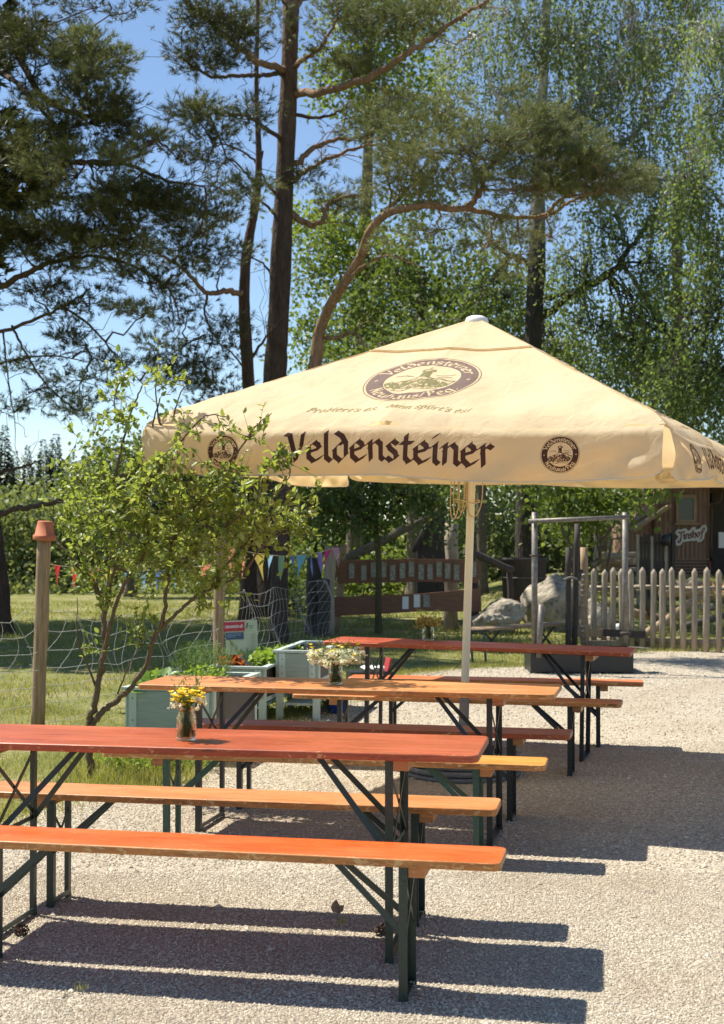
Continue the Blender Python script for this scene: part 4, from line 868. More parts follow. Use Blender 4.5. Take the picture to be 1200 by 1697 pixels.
decid('hazel_bush', 960, 25, None, None, [], [(930, 830, 25, 60, 30, 12), (990, 820, 25, 60, 35, 14), (1030, 825, 25, 40, 22, 8), (960, 865, 25.4, 60, 30, 11), (920, 800, 25, 60, 20, 8), (1090, 796, 25.5, 45, 14, 7)], 'broad leaved hazel bush right of the birch trunk under the umbrella rim', 'light_leaf', .12, 'bush', per=48, sr=.28, trunkless=True)
decid('willow_bush', 800, 33, None, None, [], [(820, 890, 33, 60, 70, 26), (900, 900, 33, 70, 60, 30), (960, 930, 33, 60, 60, 22), (860, 960, 33, 70, 40, 22), (780, 960, 33, 50, 40, 14), (1000, 900, 33, 30, 60, 12)], 'sunlit pale green willow thicket behind the two boulders', 'willow_leaf', .12, 'bush', trunkless=True, per=75)
decid('willow_bush', 640, 34, None, None, [], [(620, 950, 34, 60, 40, 18), (700, 940, 34, 60, 50, 20), (560, 970, 34, 50, 35, 14), (500, 980, 34, 40, 30, 10), (650, 985, 34, 90, 22, 18), (480, 930, 34, 50, 50, 13), (740, 880, 34, 60, 60, 14)], 'bright green thicket seen between the brown carved boards', 'light_leaf', .12, 'bush', trunkless=True)
decid('willow_bush', 90, 37, None, None, [], [(60, 900, 37, 90, 60, 34), (160, 900, 37, 90, 70, 36), (40, 960, 37, 70, 40, 20), (140, 965, 37, 90, 40, 26), (250, 940, 37, 80, 60, 26), (60, 840, 38, 80, 40, 16), (20, 870, 36, 50, 70, 14), (340, 950, 37, 70, 50, 20), (130, 830, 38, 60, 30, 9), (420, 930, 37, 60, 60, 16)] + [(x_, 992 + 6 * math.sin(x_), 35, 34, 15, 7) for x_ in range(10, 470, 42)], 'big pale grey green willow thicket behind the fence on the left', 'willow_leaf', .15, 'bush', trunkless=True, per=85, sr=.42)
decid('alder_tree', 215, 33, [(215, 900, 33), (215, 760, 33)], [.12, .1, .06], [], [(200, 760, 33, 60, 45, 16), (250, 790, 33, 60, 50, 18), (150, 800, 33, 45, 40, 9), (330, 800, 33, 60, 60, 18), (400, 790, 33, 60, 60, 16), (290, 740, 33, 50, 40, 10), (440, 740, 33, 60, 60, 12), (400, 860, 33, 80, 50, 18)], 'dark green alder between the willow thicket and the flowering shrub', 'mid_leaf', .13)
decid('elder_bush', 470, 27, None, None, [], [(470, 985, 27, 50, 30, 10), (530, 1000, 27, 40, 22, 8), (420, 960, 27, 40, 40, 9), (480, 900, 28, 50, 50, 10)], 'dark elder bush at the foot of the pines behind the bunting', 'mid_leaf', .11, 'bush', trunkless=True, per=60, sr=.25)
decid('woodland_edge', 760, 44, None, None, [], [(x_, y_, 44 + 3 * math.sin(x_), 70, 55, 13, 60) for x_ in range(470, 1260, 75) for y_ in (800, 880, 945)], 'continuous green woodland edge closing the view behind all the birches', 'mid_leaf', .2, 'bush', trunkless=True, sr=.5)
# far spruces on the horizon at the left
def spruce(mb_t, mb_c, H, r0):
    mb_t.tube([(0, 0, -.1), (0, 0, H * .9)], [.16, .03], 6); n = int(H * 4.6)
    for k in range(n):
        z = H * (.08 + .92 * k / n); r = r0 * (1 - z / H) ** .85 + .08; m = max(6, int(r * 22)); an = rng.random(m) * 6.28; rr = r * (.35 + .65 * rng.random(m)[:, None])
        C = np.concatenate([np.stack([np.cos(an), np.sin(an)], 1) * rr * .5, np.full((m, 1), z)], 1); D = nrm(np.stack([np.cos(an), np.sin(an), np.full(m, -.32)], 1))
        leaves(mb_c, C, D, r * .62, .5, 0, U=np.tile([0, 0, 1.], (m, 1)) + rng.normal(size=(m, 3)) * .4)
        leaves(mb_c, C * np.array([1.6, 1.6, 1]), D, .45, .5, 0)
protos = []
for k, (H, r0) in enumerate(((15, 2.6), (13, 2.9), (16.5, 2.4))):
    rt = empty('spruce_tree', (0, 0, 0)); a, b = MB(), MB(); spruce(a, b, H, r0); a.build('trunk', M['pine_bark'], rt); b.build('crown', M['spruce'], rt); protos.append(rt)
spots = [(8, 702, 88), (-30, 690, 80), (46, 735, 95), (72, 726, 90), (92, 716, 85), (118, 742, 84), (142, 748, 95), (165, 722, 88), (195, 740, 80), (25, 745, 78), (60, 760, 72), (230, 730, 90), (265, 745, 84), (300, 728, 90), (340, 740, 86), (-70, 700, 84), (105, 770, 70), (150, 775, 74), (380, 735, 90), (205, 770, 72)]
descr = ['pointed', 'broad', 'slender']
for k, (px, py, Y_) in enumerate(spots):
    o = protos[k % 3] if k < 3 else copy_tree(protos[k % 3]); p = at(px, py, Y_); g = float(ground_z(p[0], Y_)); H = (15, 13, 16.5)[k % 3]
    o.location = (p[0], Y_, g); s_ = (p[2] - g) / H; o.scale = (s_, s_, s_); o.rotation_euler.z = k * 1.3
    tag(o, 'distant dark spruce in the row along the left horizon', 'tree', 'distant spruces on the left horizon')

# ------------------------------------------------------------------ flowering shrub by the fence
t = Tree('garden_shrub', 152, 8.9, 'multi stemmed garden shrub with small bright green leaves overlapping the left umbrella corner', 'shrub')
sb = M['shrub_bark']
base = [(152, 1210, 8.9)]
stems = [
 ([(152, 1290, 8.9), (148, 1215, 8.9), (155, 1170, 8.85), (170, 1100, 8.8), (172, 1030, 8.75), (165, 985, 8.7), (150, 960, 8.7), (125, 930, 8.6), (95, 900, 8.6)], .026),
 ([(150, 1225, 8.9), (165, 1185, 8.85), (195, 1160, 8.8), (235, 1115, 8.7), (255, 1060, 8.6), (272, 1020, 8.5), (278, 960, 8.4), (285, 860, 8.3), (290, 760, 8.2), (262, 690, 8.2)], .022),
 ([(258, 1050, 8.6), (300, 1010, 8.4), (330, 985, 8.2), (400, 950, 7.9), (440, 900, 7.7), (500, 860, 7.6)], .013),
 ([(172, 1030, 8.75), (185, 960, 8.6), (200, 880, 8.5), (195, 780, 8.4), (215, 690, 8.3), (235, 640, 8.2)], .014),
 ([(165, 1120, 8.8), (190, 1010, 8.6), (215, 950, 8.5), (245, 900, 8.4), (240, 800, 8.3), (250, 720, 8.2), (265, 660, 8.2)], .014),
 ([(170, 1060, 8.75), (180, 960, 8.7), (182, 860, 8.7), (170, 780, 8.7), (150, 760, 8.7)], .011),
 ([(285, 900, 8.3), (330, 830, 8.0), (370, 780, 7.8), (400, 740, 7.7), (440, 700, 7.6)], .01),
 ([(278, 960, 8.4), (330, 910, 8.1), (390, 860, 7.8), (450, 830, 7.6), (480, 790, 7.5)], .01),
 ([(240, 820, 8.3), (270, 770, 8.1), (310, 720, 7.9), (340, 690, 7.8), (375, 690, 7.7)], .009),
 ([(160, 985, 8.7), (130, 900, 8.7), (120, 840, 8.7), (95, 830, 8.7)], .009),
 ([(182, 880, 8.7), (150, 820, 8.6), (110, 770, 8.6), (85, 740, 8.6)], .008),
 ([(160, 1140, 8.85), (140, 1090, 8.8), (128, 1060, 8.8), (128, 990, 8.8)], .008),
 ([(195, 1150, 8.8), (215, 1100, 8.7), (235, 1070, 8.6)], .006), ([(215, 950, 8.5), (150, 920, 8.5), (110, 870, 8.6)], .008),
 ([(330, 985, 8.2), (380, 930, 8.0), (420, 880, 7.8), (430, 800, 7.6), (460, 745, 7.5)], .009),
 ([(262, 690, 8.2), (258, 640, 8.2), (262, 605, 8.2)], .005), ([(285, 700, 8.2), (300, 650, 8.1), (320, 630, 8.0)], .005), ([(195, 700, 8.4), (190, 660, 8.4), (205, 620, 8.4)], .005), ([(400, 740, 7.7), (425, 705, 7.6), (450, 685, 7.5)], .005)]
for pts, r in stems: t.branch(pts, r, max(r * .3, .0025), sb, n=7, name='stem', twigs=0, tl=.16)
sub = MB(); LC = []; LD = []
reg = [  # px,py,Y, rx,ry, number of sprigs
 (225, 830, 8.3, 105, 70, 85), (330, 850, 8.0, 100, 65, 92), (270, 775, 8.2, 85, 35, 34), (190, 900, 8.5, 90, 55, 62), (270, 925, 8.3, 110, 45, 70), (380, 900, 7.9, 85, 45, 52), (445, 860, 7.7, 70, 40, 36), (400, 790, 7.8, 80, 35, 26),
 (130, 800, 8.6, 50, 45, 20), (115, 850, 8.6, 35, 35, 10), (360, 965, 8.0, 50, 25, 15), (150, 960, 8.6, 50, 25, 15), (330, 715, 7.9, 70, 14, 7), (470, 770, 7.5, 40, 30, 10), (215, 690, 8.2, 55, 30, 11), (275, 630, 8.2, 45, 30, 8), (195, 640, 8.4, 40, 40, 8), (430, 715, 7.6, 40, 20, 5), (495, 880, 7.6, 35, 25, 9),
 (235, 1050, 8.6, 30, 34, 13), (160, 1080, 8.8, 22, 10, 4), (200, 1000, 8.6, 60, 20, 8), (340, 1000, 8.2, 30, 15, 5), (515, 835, 7.5, 25, 25, 5), (160, 740, 8.5, 50, 30, 9), (260, 860, 8.2, 160, 95, 60)]
SP = np.array(t.pts)
for px, py, Yc, rx, ry, m in reg:
    m = m if m < 12 else int(m * .84)
    k = px2m(Yc); c = at(px, py, Yc); q = c + unit(m) * (rng.random((m, 1)) ** .5) * np.array([rx * k, .30 if m > 15 else .1, ry * k])
    for p in q:
        if (p[2] > 1.75) and (p[1] > 8.25 - .42 * (p[0] + 1.2)) and p[0] > -1.35: p[1] = 8.0 - .42 * (p[0] + 1.2) - rng.random() * .3
        src = SP[np.argmin(((SP - p) ** 2).sum(1) + rng.random(len(SP)) * .02)]; d = p - src; L = np.linalg.norm(d)
        if L > .4: src = p - d / L * .4
        end = p + nrm(nrm(p - src) * .5 + rng.normal(size=3) * .5 + np.array([0, 0, .5])) * (.10 + .10 * rng.random())
        P = catmull([src, (src + p) / 2 + rng.normal(size=3) * .02, p, end], 4); sub.tube(P[::2], np.linspace(.0026, .0011, len(P[::2])), 3, cap=False)
        m2 = 9 + rng.integers(5); ii = rng.random(m2) ** .7 * (len(P) - 1.01); i0 = ii.astype(int); C = P[i0] + (P[i0 + 1] - P[i0]) * (ii - i0)[:, None]
        LC.append(C); LD.append(nrm(nrm(P[i0 + 1] - P[i0]) * .6 + rng.normal(size=C.shape) * .65 + np.array([0, 0, .15])))
LC = np.concatenate(LC); LD = np.concatenate(LD); n = len(LC)
U = nrm(np.tile([-.2, -.1, 1.], (n, 1)) + rng.normal(size=(n, 3)) * .55)
leaves(t.crown, LC, LD, .041, .60, 0, True, U, jit=.35)
t.lmb.add(np.concatenate(sub.V), sub.F[0][0] * 0 + sub.F[0][0], 0) if False else None
sub.build('twigs', sb, t.root, t.inv)
t.crown.build('leaves', M['shrub_leaf'], t.root, t.inv)

# ------------------------------------------------------------------ grass
def grass(mb, x, y, h, wd, z=0):
    n = len(x); a = rng.random(n) * 6.28; w_ = np.stack([np.cos(a), np.sin(a), np.zeros(n)], 1) * (wd * .5)[:, None]; c = np.stack([x, y, ground_z(x, y) + 0 * x], 1)
    tip = c + np.stack([rng.normal(size=n) * .45 * h, rng.normal(size=n) * .45 * h, h], 1)
    V = np.stack([c - w_, c + w_, tip], 1).reshape(-1, 3); mb.add(V, np.arange(3 * n).reshape(-1, 3), 0, False, rng.random(n))
mb = MB()
for n, y0, y1, h, wd in ((42000, 7.0, 12.5, .035, .005), (34000, 12, 19, .045, .009), (30000, 19, 30, .06, .018)):
    y = y0 + (y1 - y0) * rng.random(n); x = (rng.random(n) * 2 - 1) * (y * .27 + .3); bald = np.sin(x * 1.7 + 2 * np.sin(y * .9)) + np.sin(y * 2.3 + x) ; ok = (~in_gravel(x, y)) & (rng.random(n) > .75 * (bald > .55)); x, y = x[ok], y[ok]
    grass(mb, x, y, h * (.5 + rng.random(len(x))), np.full(len(x), wd))
# ragged fringe of tufts where lawn meets gravel
P = bpts[(bpts[:, 1] > 6) & (bpts[:, 1] < 19)]; P = np.repeat(P, 60, 0); P = P + rng.normal(size=P.shape) * np.array([.14, .12]); grass(mb, P[:, 0], P[:, 1], .03 + .04 * rng.random(len(P)), np.full(len(P), .006))
P = rng.random((1500, 2)) * np.array([1.0, 1.5]) + np.array([-1.9, 8.2]); P = P[P[:, 0] < -1.05]; grass(mb, P[:, 0], P[:, 1], .07 + .09 * rng.random(len(P)), np.full(len(P), .008))
tag(mb.build('grass', M['grass']), 'short patchy lawn grass beside the gravel', 'grass', kind='stuff')
#PART3

# ------------------------------------------------------------------ netting fence with posts, pot and bunting
P1, P2, P3 = np.array([-2.62, 11.15]), np.array([-1.44, 13.8]), np.array([-.42, 19.6]); P0 = np.array([-4.3, 8.6])
fen = empty('netting_fence', (P1[0], P1[1], 0), 0, 'white string netting fence sagging between round wooden posts behind the shrub', 'fence')
fi = inv(fen)
def post(mb, x, y, h, r, lean=(0, 0), cap=0):
    z0 = float(ground_z(x, y)); t = np.linspace(0, 1, 9); P = np.stack([x + lean[0] * t, y + lean[1] * t, z0 - .05 + (h + .05) * t], 1); P[1:-1, :2] += rng.normal(size=(7, 2)) * r * .05
    mb.tube(P, r * (1 + .03 * np.sin(t * 14)), 14, wob=.05); return P[-1]
mb = MB(); top1 = post(mb, P1[0], P1[1], 1.58, .056, (.05, 0)); mb.build('fence_post', M['tan_wood'], fen, fi)
mb = MB(); post(mb, P2[0], P2[1], 1.55, .058, (.02, 0)); mb.build('fence_post', M['tan_wood'], fen, fi)
mb = MB(); post(mb, P0[0], P0[1], 1.5, .055); mb.build('fence_post', M['tan_wood'], fen, fi)
def netting(A_, B_, ztop, nh, step, sagA):
    L = np.hypot(*(B_ - A_)); hs = np.linspace(.04, ztop, nh); m = int(L / step); T = np.linspace(0, 1, m + 1)
    nrmv = np.array([-(B_ - A_)[1], (B_ - A_)[0]]) / L
    def pt(u, h):
        hh = h / ztop; s_ = 4 * u * (1 - u); z = h - sagA * s_ * hh ** 1.2 + .03 * math.sin(u * 21 + h * 5) * hh; off = .06 * math.sin(u * 9 + h * 4) * hh + .03 * math.sin(u * 25 + 3 * h)
        q = A_ + (B_ - A_) * u + nrmv * off; return (q[0] + .05 * math.sin(h * 7 + u * 17), q[1], float(ground_z(*q)) + max(z, .015))
    b = MB()
    for h in hs: b.tube([pt(u, h) for u in np.linspace(0, 1, max(12, m))], (.0026 if A_[1] < 13 else .0018), 4, cap=False)
    for k in range(1, m):
        u = k / m; b.tube([pt(u + .012 * math.sin(h * 8 + k), h) for h in np.linspace(.04, ztop, nh * 2)], .0021 if A_[1] < 13 else .0015, 4, cap=False)
    b.build('netting', M['net'], fen, fi)
netting(P0, P1, .95, 7, .17, .10); netting(P1, P2, .98, 7, .16, .16); netting(P2, P3, 1.0, 7, .18, .08)
pot = empty('flower_pot', tuple(top1 + np.array([0, 0, -.055])), 0, 'terracotta flower pot turned upside down on the fence post at the left', 'flower pot')
pot.rotation_euler = (R(2), R(3), 0)
mb = MB(); mb.lathe([(.088, .0), (.092, .004), (.092, .038), (.088, .042), (.079, .043), (.060, .150), (.056, .156), (.01, .157)], n=32); mb.build('pot_body', M['terracotta'], pot)
def bunting(A_, B_, sag, cols, Lf, label, wire=True, k0=0):
    A_ = np.array(A_); B_ = np.array(B_); t = np.linspace(0, 1, 41); P = A_ + (B_ - A_) * t[:, None]; P[:, 2] -= sag * 4 * t * (1 - t)
    rt = empty('bunting', tuple(A_), 0, label, 'bunting'); ii = inv(rt); b = MB(); b.tube(P, .003, 5, cap=False); b.build('cord', M['cord'], rt, ii); m = len(cols)
    for k, c in enumerate(cols):
        u = (k + .5) / m; q = A_ + (B_ - A_) * u; q[2] -= sag * 4 * u * (1 - u); d = nrm(B_ - A_); hw = Lf * .32; sw = .35 * math.sin(k * 2.3) ; tw = .6 * math.sin(k * 1.7 + 1); dd = nrm(np.array([d[0] * math.cos(tw) - d[1] * math.sin(tw), d[0] * math.sin(tw) + d[1] * math.cos(tw), d[2]]))
        n_ = np.array([-d[1], d[0], 0]); b = MB(); tip = q + np.array([0, 0, -Lf]) + n_ * Lf * sw * .6 + d * Lf * .15 * sw
        a1, a2 = q - dd * hw, q + dd * hw; mid = (a1 + a2) / 2 * .5 + tip * .5 + n_ * .02
        V = [a1, a2, (a2 + tip) / 2 + n_ * .018, tip, (a1 + tip) / 2 - n_ * .012, (a1 + a2) / 2]; b.add(V, [(0, 5, 4), (5, 1, 2), (5, 2, 4), (4, 2, 3)], 0, False); b.build('pennant', flagm[c], rt, ii)
fl_c = dict(r=(.55, .05, .05), o=(.62, .25, .15), y=(.66, .52, .12), c=(.18, .42, .55), b=(.12, .2, .45), g=(.2, .32, .2), v=(.28, .2, .5), p=(.62, .06, .22), k=(.62, .3, .42), s=(.3, .5, .68))
flagm = {k: fabric('pennant_' + k, v, .4) for k, v in fl_c.items()}
bunting(at(80, 935, 12.4), at(352, 935, 13.8), .06, 'rroycsbcvo', .20, 'string of bright pennants half hidden behind the shrub', )
bunting(at(372, 905, 13.9), at(562, 905, 20), .12, 'ooysgbcbvpk', .30, 'string of pastel pennants running from the second fence post to the brown carved boards')

# ------------------------------------------------------------------ raised beds
def bed(x, y, wd, ln, h, bd, rot, label, panel='mint', back=False):
    rt = empty('raised_bed', (x, y, 0), -rot, label, 'planter', 'mint painted raised beds')
    for px_, py_ in ((0, 0), (wd, 0), (0, ln), (wd, ln)):
        b = MB(); b.box((px_, py_, h / 2), (.055, .055, h)); b.build('leg', M['mint_light'], rt)
    for (cx, cy, sx, sy, nm, mt) in ((wd / 2, -.0295, wd + .03, .016, 'end_panel', M[panel]), (wd / 2, ln + .0295, wd + .03, .016, 'end_panel', M[panel]), (wd + .012, ln / 2, .012, ln - .06, 'side_liner', M['foil']), (-.012, ln / 2, .012, ln - .06, 'side_liner', M['foil'])):
        b = MB(); b.box((cx, cy, h - bd / 2 - .005), (sx, sy, bd)); b.build(nm, mt, rt)
    b = MB()
    b.box((wd / 2, -.025, h + .011), (wd + .10, .05, .02)); b.box((wd / 2, ln + .025, h + .011), (wd + .10, .05, .02)); b.box((wd + .02, ln / 2, h + .011), (.05, ln - .004, .02)); b.box((-.02, ln / 2, h + .011), (.05, ln - .004, .02)); b.build('rim', M['mint_light'], rt)
    b = MB(); b.box((wd / 2, ln / 2, h - .06), (wd - .03, ln - .03, .02)); b.build('soil', M['soil'], rt)
    b = MB(); b.box((wd / 2, ln / 2, .13), (wd - .06, ln - .02, .018)); b.box((wd + .012, ln / 2, h - bd - .02), (.02, ln - .06, .035)); b.box((-.012, ln / 2, h - bd - .02), (.02, ln - .06, .035)); b.build('shelf', M['mint_light'], rt)
    for cx in (.03, wd - .03):
        b = MB(); b.box((cx, -.041, h - bd / 2 - .005), (.055, .007, bd)); cb = b.build('corner_batten', M['mint_light'], rt)
        b = MB()
        for q in (.05, bd * .5, bd - .05): b.tube([(cx, -.046, h - .005 - q), (cx, -.0435, h - .005 - q)], .005, 8)
        b.build('screws', M['black_metal'], cb)
    return rt
bed(-1.60, 9.55, .58, 1.05, .50, .40, R(11), 'mint green raised bed with herbs and dill, nearest the tables')
bed(-1.24, 11.55, .42, 1.05, .455, .24, R(10), 'mint green raised bed with lettuce and an information board at its back')
bed(-.70, 11.75, .32, 1.0, .57, .22, R(10), 'tallest mint green raised bed with open lower shelf, rightmost of the planters')
def herb(name, x, y, z, rx, ry, h, n, size, mat, label, cat='plant', ratio=.6, up=.3):
    rt = empty(name, (x, y, z), 0, label, cat, None); b = MB(); C = []; 
    for _ in range(max(6, n // 22)):
        a = rng.random() * 6.28; r_ = math.sqrt(rng.random()); q = np.array([math.cos(a) * r_ * rx, math.sin(a) * r_ * ry, h * (.5 + .5 * rng.random())]); twig(b, q * np.array([.5, .5, 0]), q, .003, .0015, 3, .08, 3)
    b.build('stems', M['stem'], rt); b = MB()
    C = (unit(n) * (rng.random((n, 1)) ** .4)) * np.array([rx, ry, h * .55]) + np.array([0, 0, h * .5]); C[:, 2] = np.abs(C[:, 2]); D = nrm(rng.normal(size=(n, 3)) * .8 + C * np.array([1, 1, 0]) * 2 + np.array([0, 0, up]))
    leaves(b, C, D, size, ratio, 0, True, nrm(np.tile([0, 0, 1.], (n, 1)) + rng.normal(size=(n, 3)) * .5)); b.build('leaves', M[mat], rt); return rt
herb('herb_plant', -1.42, 9.75, .45, .15, .16, .16, 330, .035, 'herb', 'low leafy herb spilling over the left corner of the nearest raised bed')
herb('dill_plant', -1.17, 10.1, .45, .24, .24, .33, 2600, .03, 'dill', 'feathery green dill bush in the nearest raised bed', ratio=.09, up=1.0)
herb('parsley_plant', -1.12, 9.72, .45, .18, .14, .19, 500, .03, 'herb', 'bright curly parsley clump at the front right of the nearest raised bed')
herb('cabbage_plant', -1.47, 9.62, .42, .12, .12, .16, 26, .13, 'dill', 'young cabbage with broad bluish leaves hanging at the front left of the nearest raised bed', ratio=.75)
herb('lettuce_plant', -.80, 11.95, .42, .17, .22, .15, 320, .06, 'herb', 'bright green lettuce heads in the raised bed with the information board', ratio=.7)
herb('mint_plant', -.70, 12.4, .42, .18, .16, .16, 300, .045, 'herb', 'bushy light green mint behind the lettuce in the middle raised bed', ratio=.6)
M['redleaf'] = leafmat('red_lettuce', (.16, .035, .02), (.3, .08, .03), (.4, .2, .08), trans=.4, scale=9)
herb('red_lettuce', -1.12, 11.78, .42, .11, .1, .1, 110, .055, 'redleaf', 'red leaved lettuce at the foot of the information board', ratio=.75)
herb('rhubarb_plant', -.62, 13.6, 0, .3, .3, .42, 120, .14, 'mid_leaf', 'low dark leafy plant growing on the lawn behind the tallest raised bed', ratio=.8)
# weeds by the bed legs and under the shrub
herb('weed_clump', -1.33, 9.15, 0, .42, .2, .17, 900, .035, 'herb', 'ragged green weeds growing at the foot of the nearest raised bed', ratio=.4, up=.8)
herb('weed_clump', -1.0, 12.0, 0, .28, .24, .15, 500, .035, 'mid_leaf', 'shaded weeds growing under the raised bed with the information board', ratio=.4, up=.8)
herb('weed_clump', -.45, 12.3, 0, .22, .24, .14, 380, .035, 'mid_leaf', 'weeds growing under the open shelf of the tallest raised bed', ratio=.4, up=.8)
# information board
ib = empty('information_board', (-1.22, 12.35, .36), -R(6), 'pale information board with a red and a blue panel standing in the middle raised bed', 'sign')
ib.rotation_euler = (R(-9), R(-3), -R(6))
mb = MB(); mb.box((.15, 0, .22), (.29, .012, .44)); mb.build('board', flat('pale_sage_board', (.50, .56, .40)), ib)
mb = MB(); mb.box((.085, -.010, .385), (.19, .006, .082)); pl = mb.build('red_plate', flat('crimson_plate', (.48, .035, .06)), ib)
mb = MB(); mb.box((.09, -.010, .30), (.16, .006, .062)); bl = mb.build('blue_plate', flat('slate_blue_plate', (.05, .10, .19)), ib)
V2, F2 = text_mesh('Lebensmittelwald', .165, .0012, nib=.09, e=.02)
mb = MB(); mb.add(np.column_stack([V2[:, 0] + .085, np.full(len(V2), -.015), V2[:, 1] * 1.5 + .372]), F2); mb.build('lettering', M['white_plastic'], pl)
mb = MB()
for k, (zz, x1) in enumerate(((.318, .15), (.305, .15), (.292, .10))): mb.box((.02 + (x1 - .02) / 2, -.0145, zz), (x1 - .02, .002, .0035))
mb.build('text_lines', flat('pale_blue_lines', (.35, .48, .58)), bl)
mb = MB(); mb.box((.205, -.0075, .39), (.012, .003, .05), (0, R(15), 0)); mb.box((.24, -.0075, .385), (.035, .003, .006)); mb.box((.24, -.0075, .368), (.035, .003, .005)); mb.build('small_logo', flat('green_logo', (.05, .16, .09)), ib)
mb = MB()
for k in range(9): mb.box((.07, -.0075, .235 - k * .018), (.05 + .02 * math.sin(k * 2), .003, .004))
for k in range(12): mb.box((.255, -.0075, .31 - k * .018), (.04, .003, .004))
mb.build('fine_print', flat('grey_green_print', (.26, .33, .22)), ib)
mb = MB(); leaves(mb, np.tile([.15, -.009, .1], (9, 1)) + rng.normal(size=(9, 3)) * np.array([.03, .0005, .05]), nrm(np.array([[math.sin(k), 0, 1.2] for k in range(9)])), .09, .35, U=np.tile([0, 1., 0], (9, 1))); mb.build('plant_picture', flat('printed_leaf_green', (.22, .34, .08)), ib)
# watering cans / bucket under the beds
bk = empty('bucket', (-.22, 12.15, .008), 0, 'small blue plastic bucket standing on the gravel beside the tallest raised bed', 'bucket')
mb = MB(); mb.lathe([(.075, 0), (.08, .004), (.10, .17), (.106, .172), (.106, .185), (.098, .185), (.094, .17), (.072, .01)], n=24, cap=False); mb.build('bucket_body', flat('blue_plastic', (.02, .07, .38), .35), bk)
mb = MB(); t_ = np.linspace(0, np.pi, 16); mb.tube(np.stack([.104 * np.cos(t_), -.02 - .05 * np.sin(t_), .178 - .03 * np.sin(t_)], 1), .003, 6); mb.build('handle', M['zinc'], bk)
wc = empty('watering_can', (-1.36, 10.95, 0.008), .4, 'pale blue watering can half hidden under the light orange table', 'watering can')
bluem = flat('light_blue_plastic', (.10, .28, .55), .35)
mb = MB(); mb.lathe([(.085, 0), (.09, .005), (.085, .2), (.07, .23), (.03, .235)], n=24); mb.build('can_body', bluem, wc)
mb = MB(); mb.tube([(.07, 0, .05), (.15, 0, .14), (.2, 0, .25)], [.022, .015, .012], 8); mb.tube([(.2, 0, .25), (.215, 0, .275)], [.015, .035], 10); mb.build('spout', bluem, wc)
mb = MB(); mb.tube(catmull([(.05, 0, .23), (0, 0, .30), (-.09, 0, .24), (-.11, 0, .12), (-.085, 0, .06)], 5), .009, 8); mb.build('handle', bluem, wc)

# ------------------------------------------------------------------ jars of flowers
def jar(loc, r, h, label, kind):
    rt = empty('flower_jar', loc, 0, label, 'vase', 'flower jars on the tables'); w_ = .003
    mb = MB(); prof = [(r * .9, 0), (r, .006), (r, h * .72), (r * .78, h * .86), (r * .78, h * .92), (r * .86, h * .93), (r * .86, h), (r * .80, h), (r * .72, h * .86), (r - w_, h * .70), (r - w_, .01), (r * .8, .007), (.001, .007)]
    mb.lathe(prof, n=32, cap=False); mb.lathe([(.001, 0), (r * .9, 0)], n=32, cap=False); mb.build('glass_jar', M['glass'], rt)
    st, fl1, fl2 = MB(), MB(), MB(); 
    def stem(ax, ay, hh, spread):
        b = np.array([rng.normal() * r * .35, rng.normal() * r * .35, .012]); m = np.array([ax * r * .35, ay * r * .35, h * .95]); e_ = np.array([ax * spread, ay * spread, hh]); P = catmull([b, m, (m + e_) / 2 + np.array([0, 0, .015]), e_], 5)
        st.tube(P, .0013, 4, cap=False); return P
    n1, n2, hh0, sp = kind
    for k in range(n1):   # buttercup-like yellow heads
        a = rng.random() * 6.28; q = math.sqrt(rng.random()); P = stem(math.cos(a) * q, math.sin(a) * q, hh0 * (.72 + .4 * rng.random()) + h * .2, sp); c = P[-1]
        m = 6; an = np.arange(m) * 6.28 / m + rng.random(); ax = nrm(P[-1] - P[-3] + rng.normal(size=3) * .01); D = nrm(np.stack([np.cos(an), np.sin(an), np.full(m, .55)], 1) + ax * .3)
        leaves(fl1, np.tile(c, (m, 1)), D, .0165, .95, 0, False, np.tile([0, 0, 1.], (m, 1)), .2)
    for k in range(n2):   # cream umbels
        a = rng.random() * 6.28; q = math.sqrt(rng.random()); P = stem(math.cos(a) * q, math.sin(a) * q, hh0 * (.5 + .45 * rng.random()) + h * .2, sp * 1.05); m = 16
        C = P[-1] + rng.normal(size=(m, 3)) * np.array([.011, .011, .004]); 
        for cc in C[::3]: st.tube([P[-1] - np.array([0, 0, .012]), cc], .0006, 3, cap=False)
        leaves(fl2, np.repeat(C, 3, 0), nrm(rng.normal(size=(3 * m, 3)) + np.array([0, 0, .4])), .0095, .9)
    m = 150 + n2; Z = rng.random(m); a = rng.random(m) * 6.28; spd = r * .5 + np.clip(Z - .45, 0, 1) * sp * 1.1; C = np.stack([np.cos(a) * spd, np.sin(a) * spd, h * .15 + Z * (h * .8 + hh0 * .75)], 1); leaves(st, C, nrm(rng.normal(size=(m, 3)) * .6 + np.array([0, 0, 1])), .028, .22)
    st.build('stems', M['stem'], rt)
    if n1: fl1.build('yellow_flowers', M['yellow'], rt)
    if n2: fl2.build('cream_flowers' if kind is not DRY else 'dried_flowers', M['cream_flower'] if kind is not DRY else M['dryherb'], rt)
    return rt
DRY = (12, 46, .15, .10)
def ontop(px, py, T):
    mw = Matrix.LocRotScale(T.location, T.rotation_euler, None); nn = mw.to_3x3() @ Vector((0, 0, 1)); c = mw @ Vector((0, 0, .771))
    a = at(px, py, 5.); d = Vector(a - np.array([0, 0, HC])); o_ = Vector((0, 0, HC)); t = (c - o_).dot(nn) / d.dot(nn); p = o_ + d * t; return (p.x, p.y, p.z)
jar(ontop(309, 1226, T1), .038, .125, 'jar of yellow buttercups standing on the red table in front', (60, 9, .15, .066))
jar(ontop(556, 1134, T2), .038, .105, 'jar of cream umbels with a few yellow flowers on the light orange table', (18, 130, .17, .14))
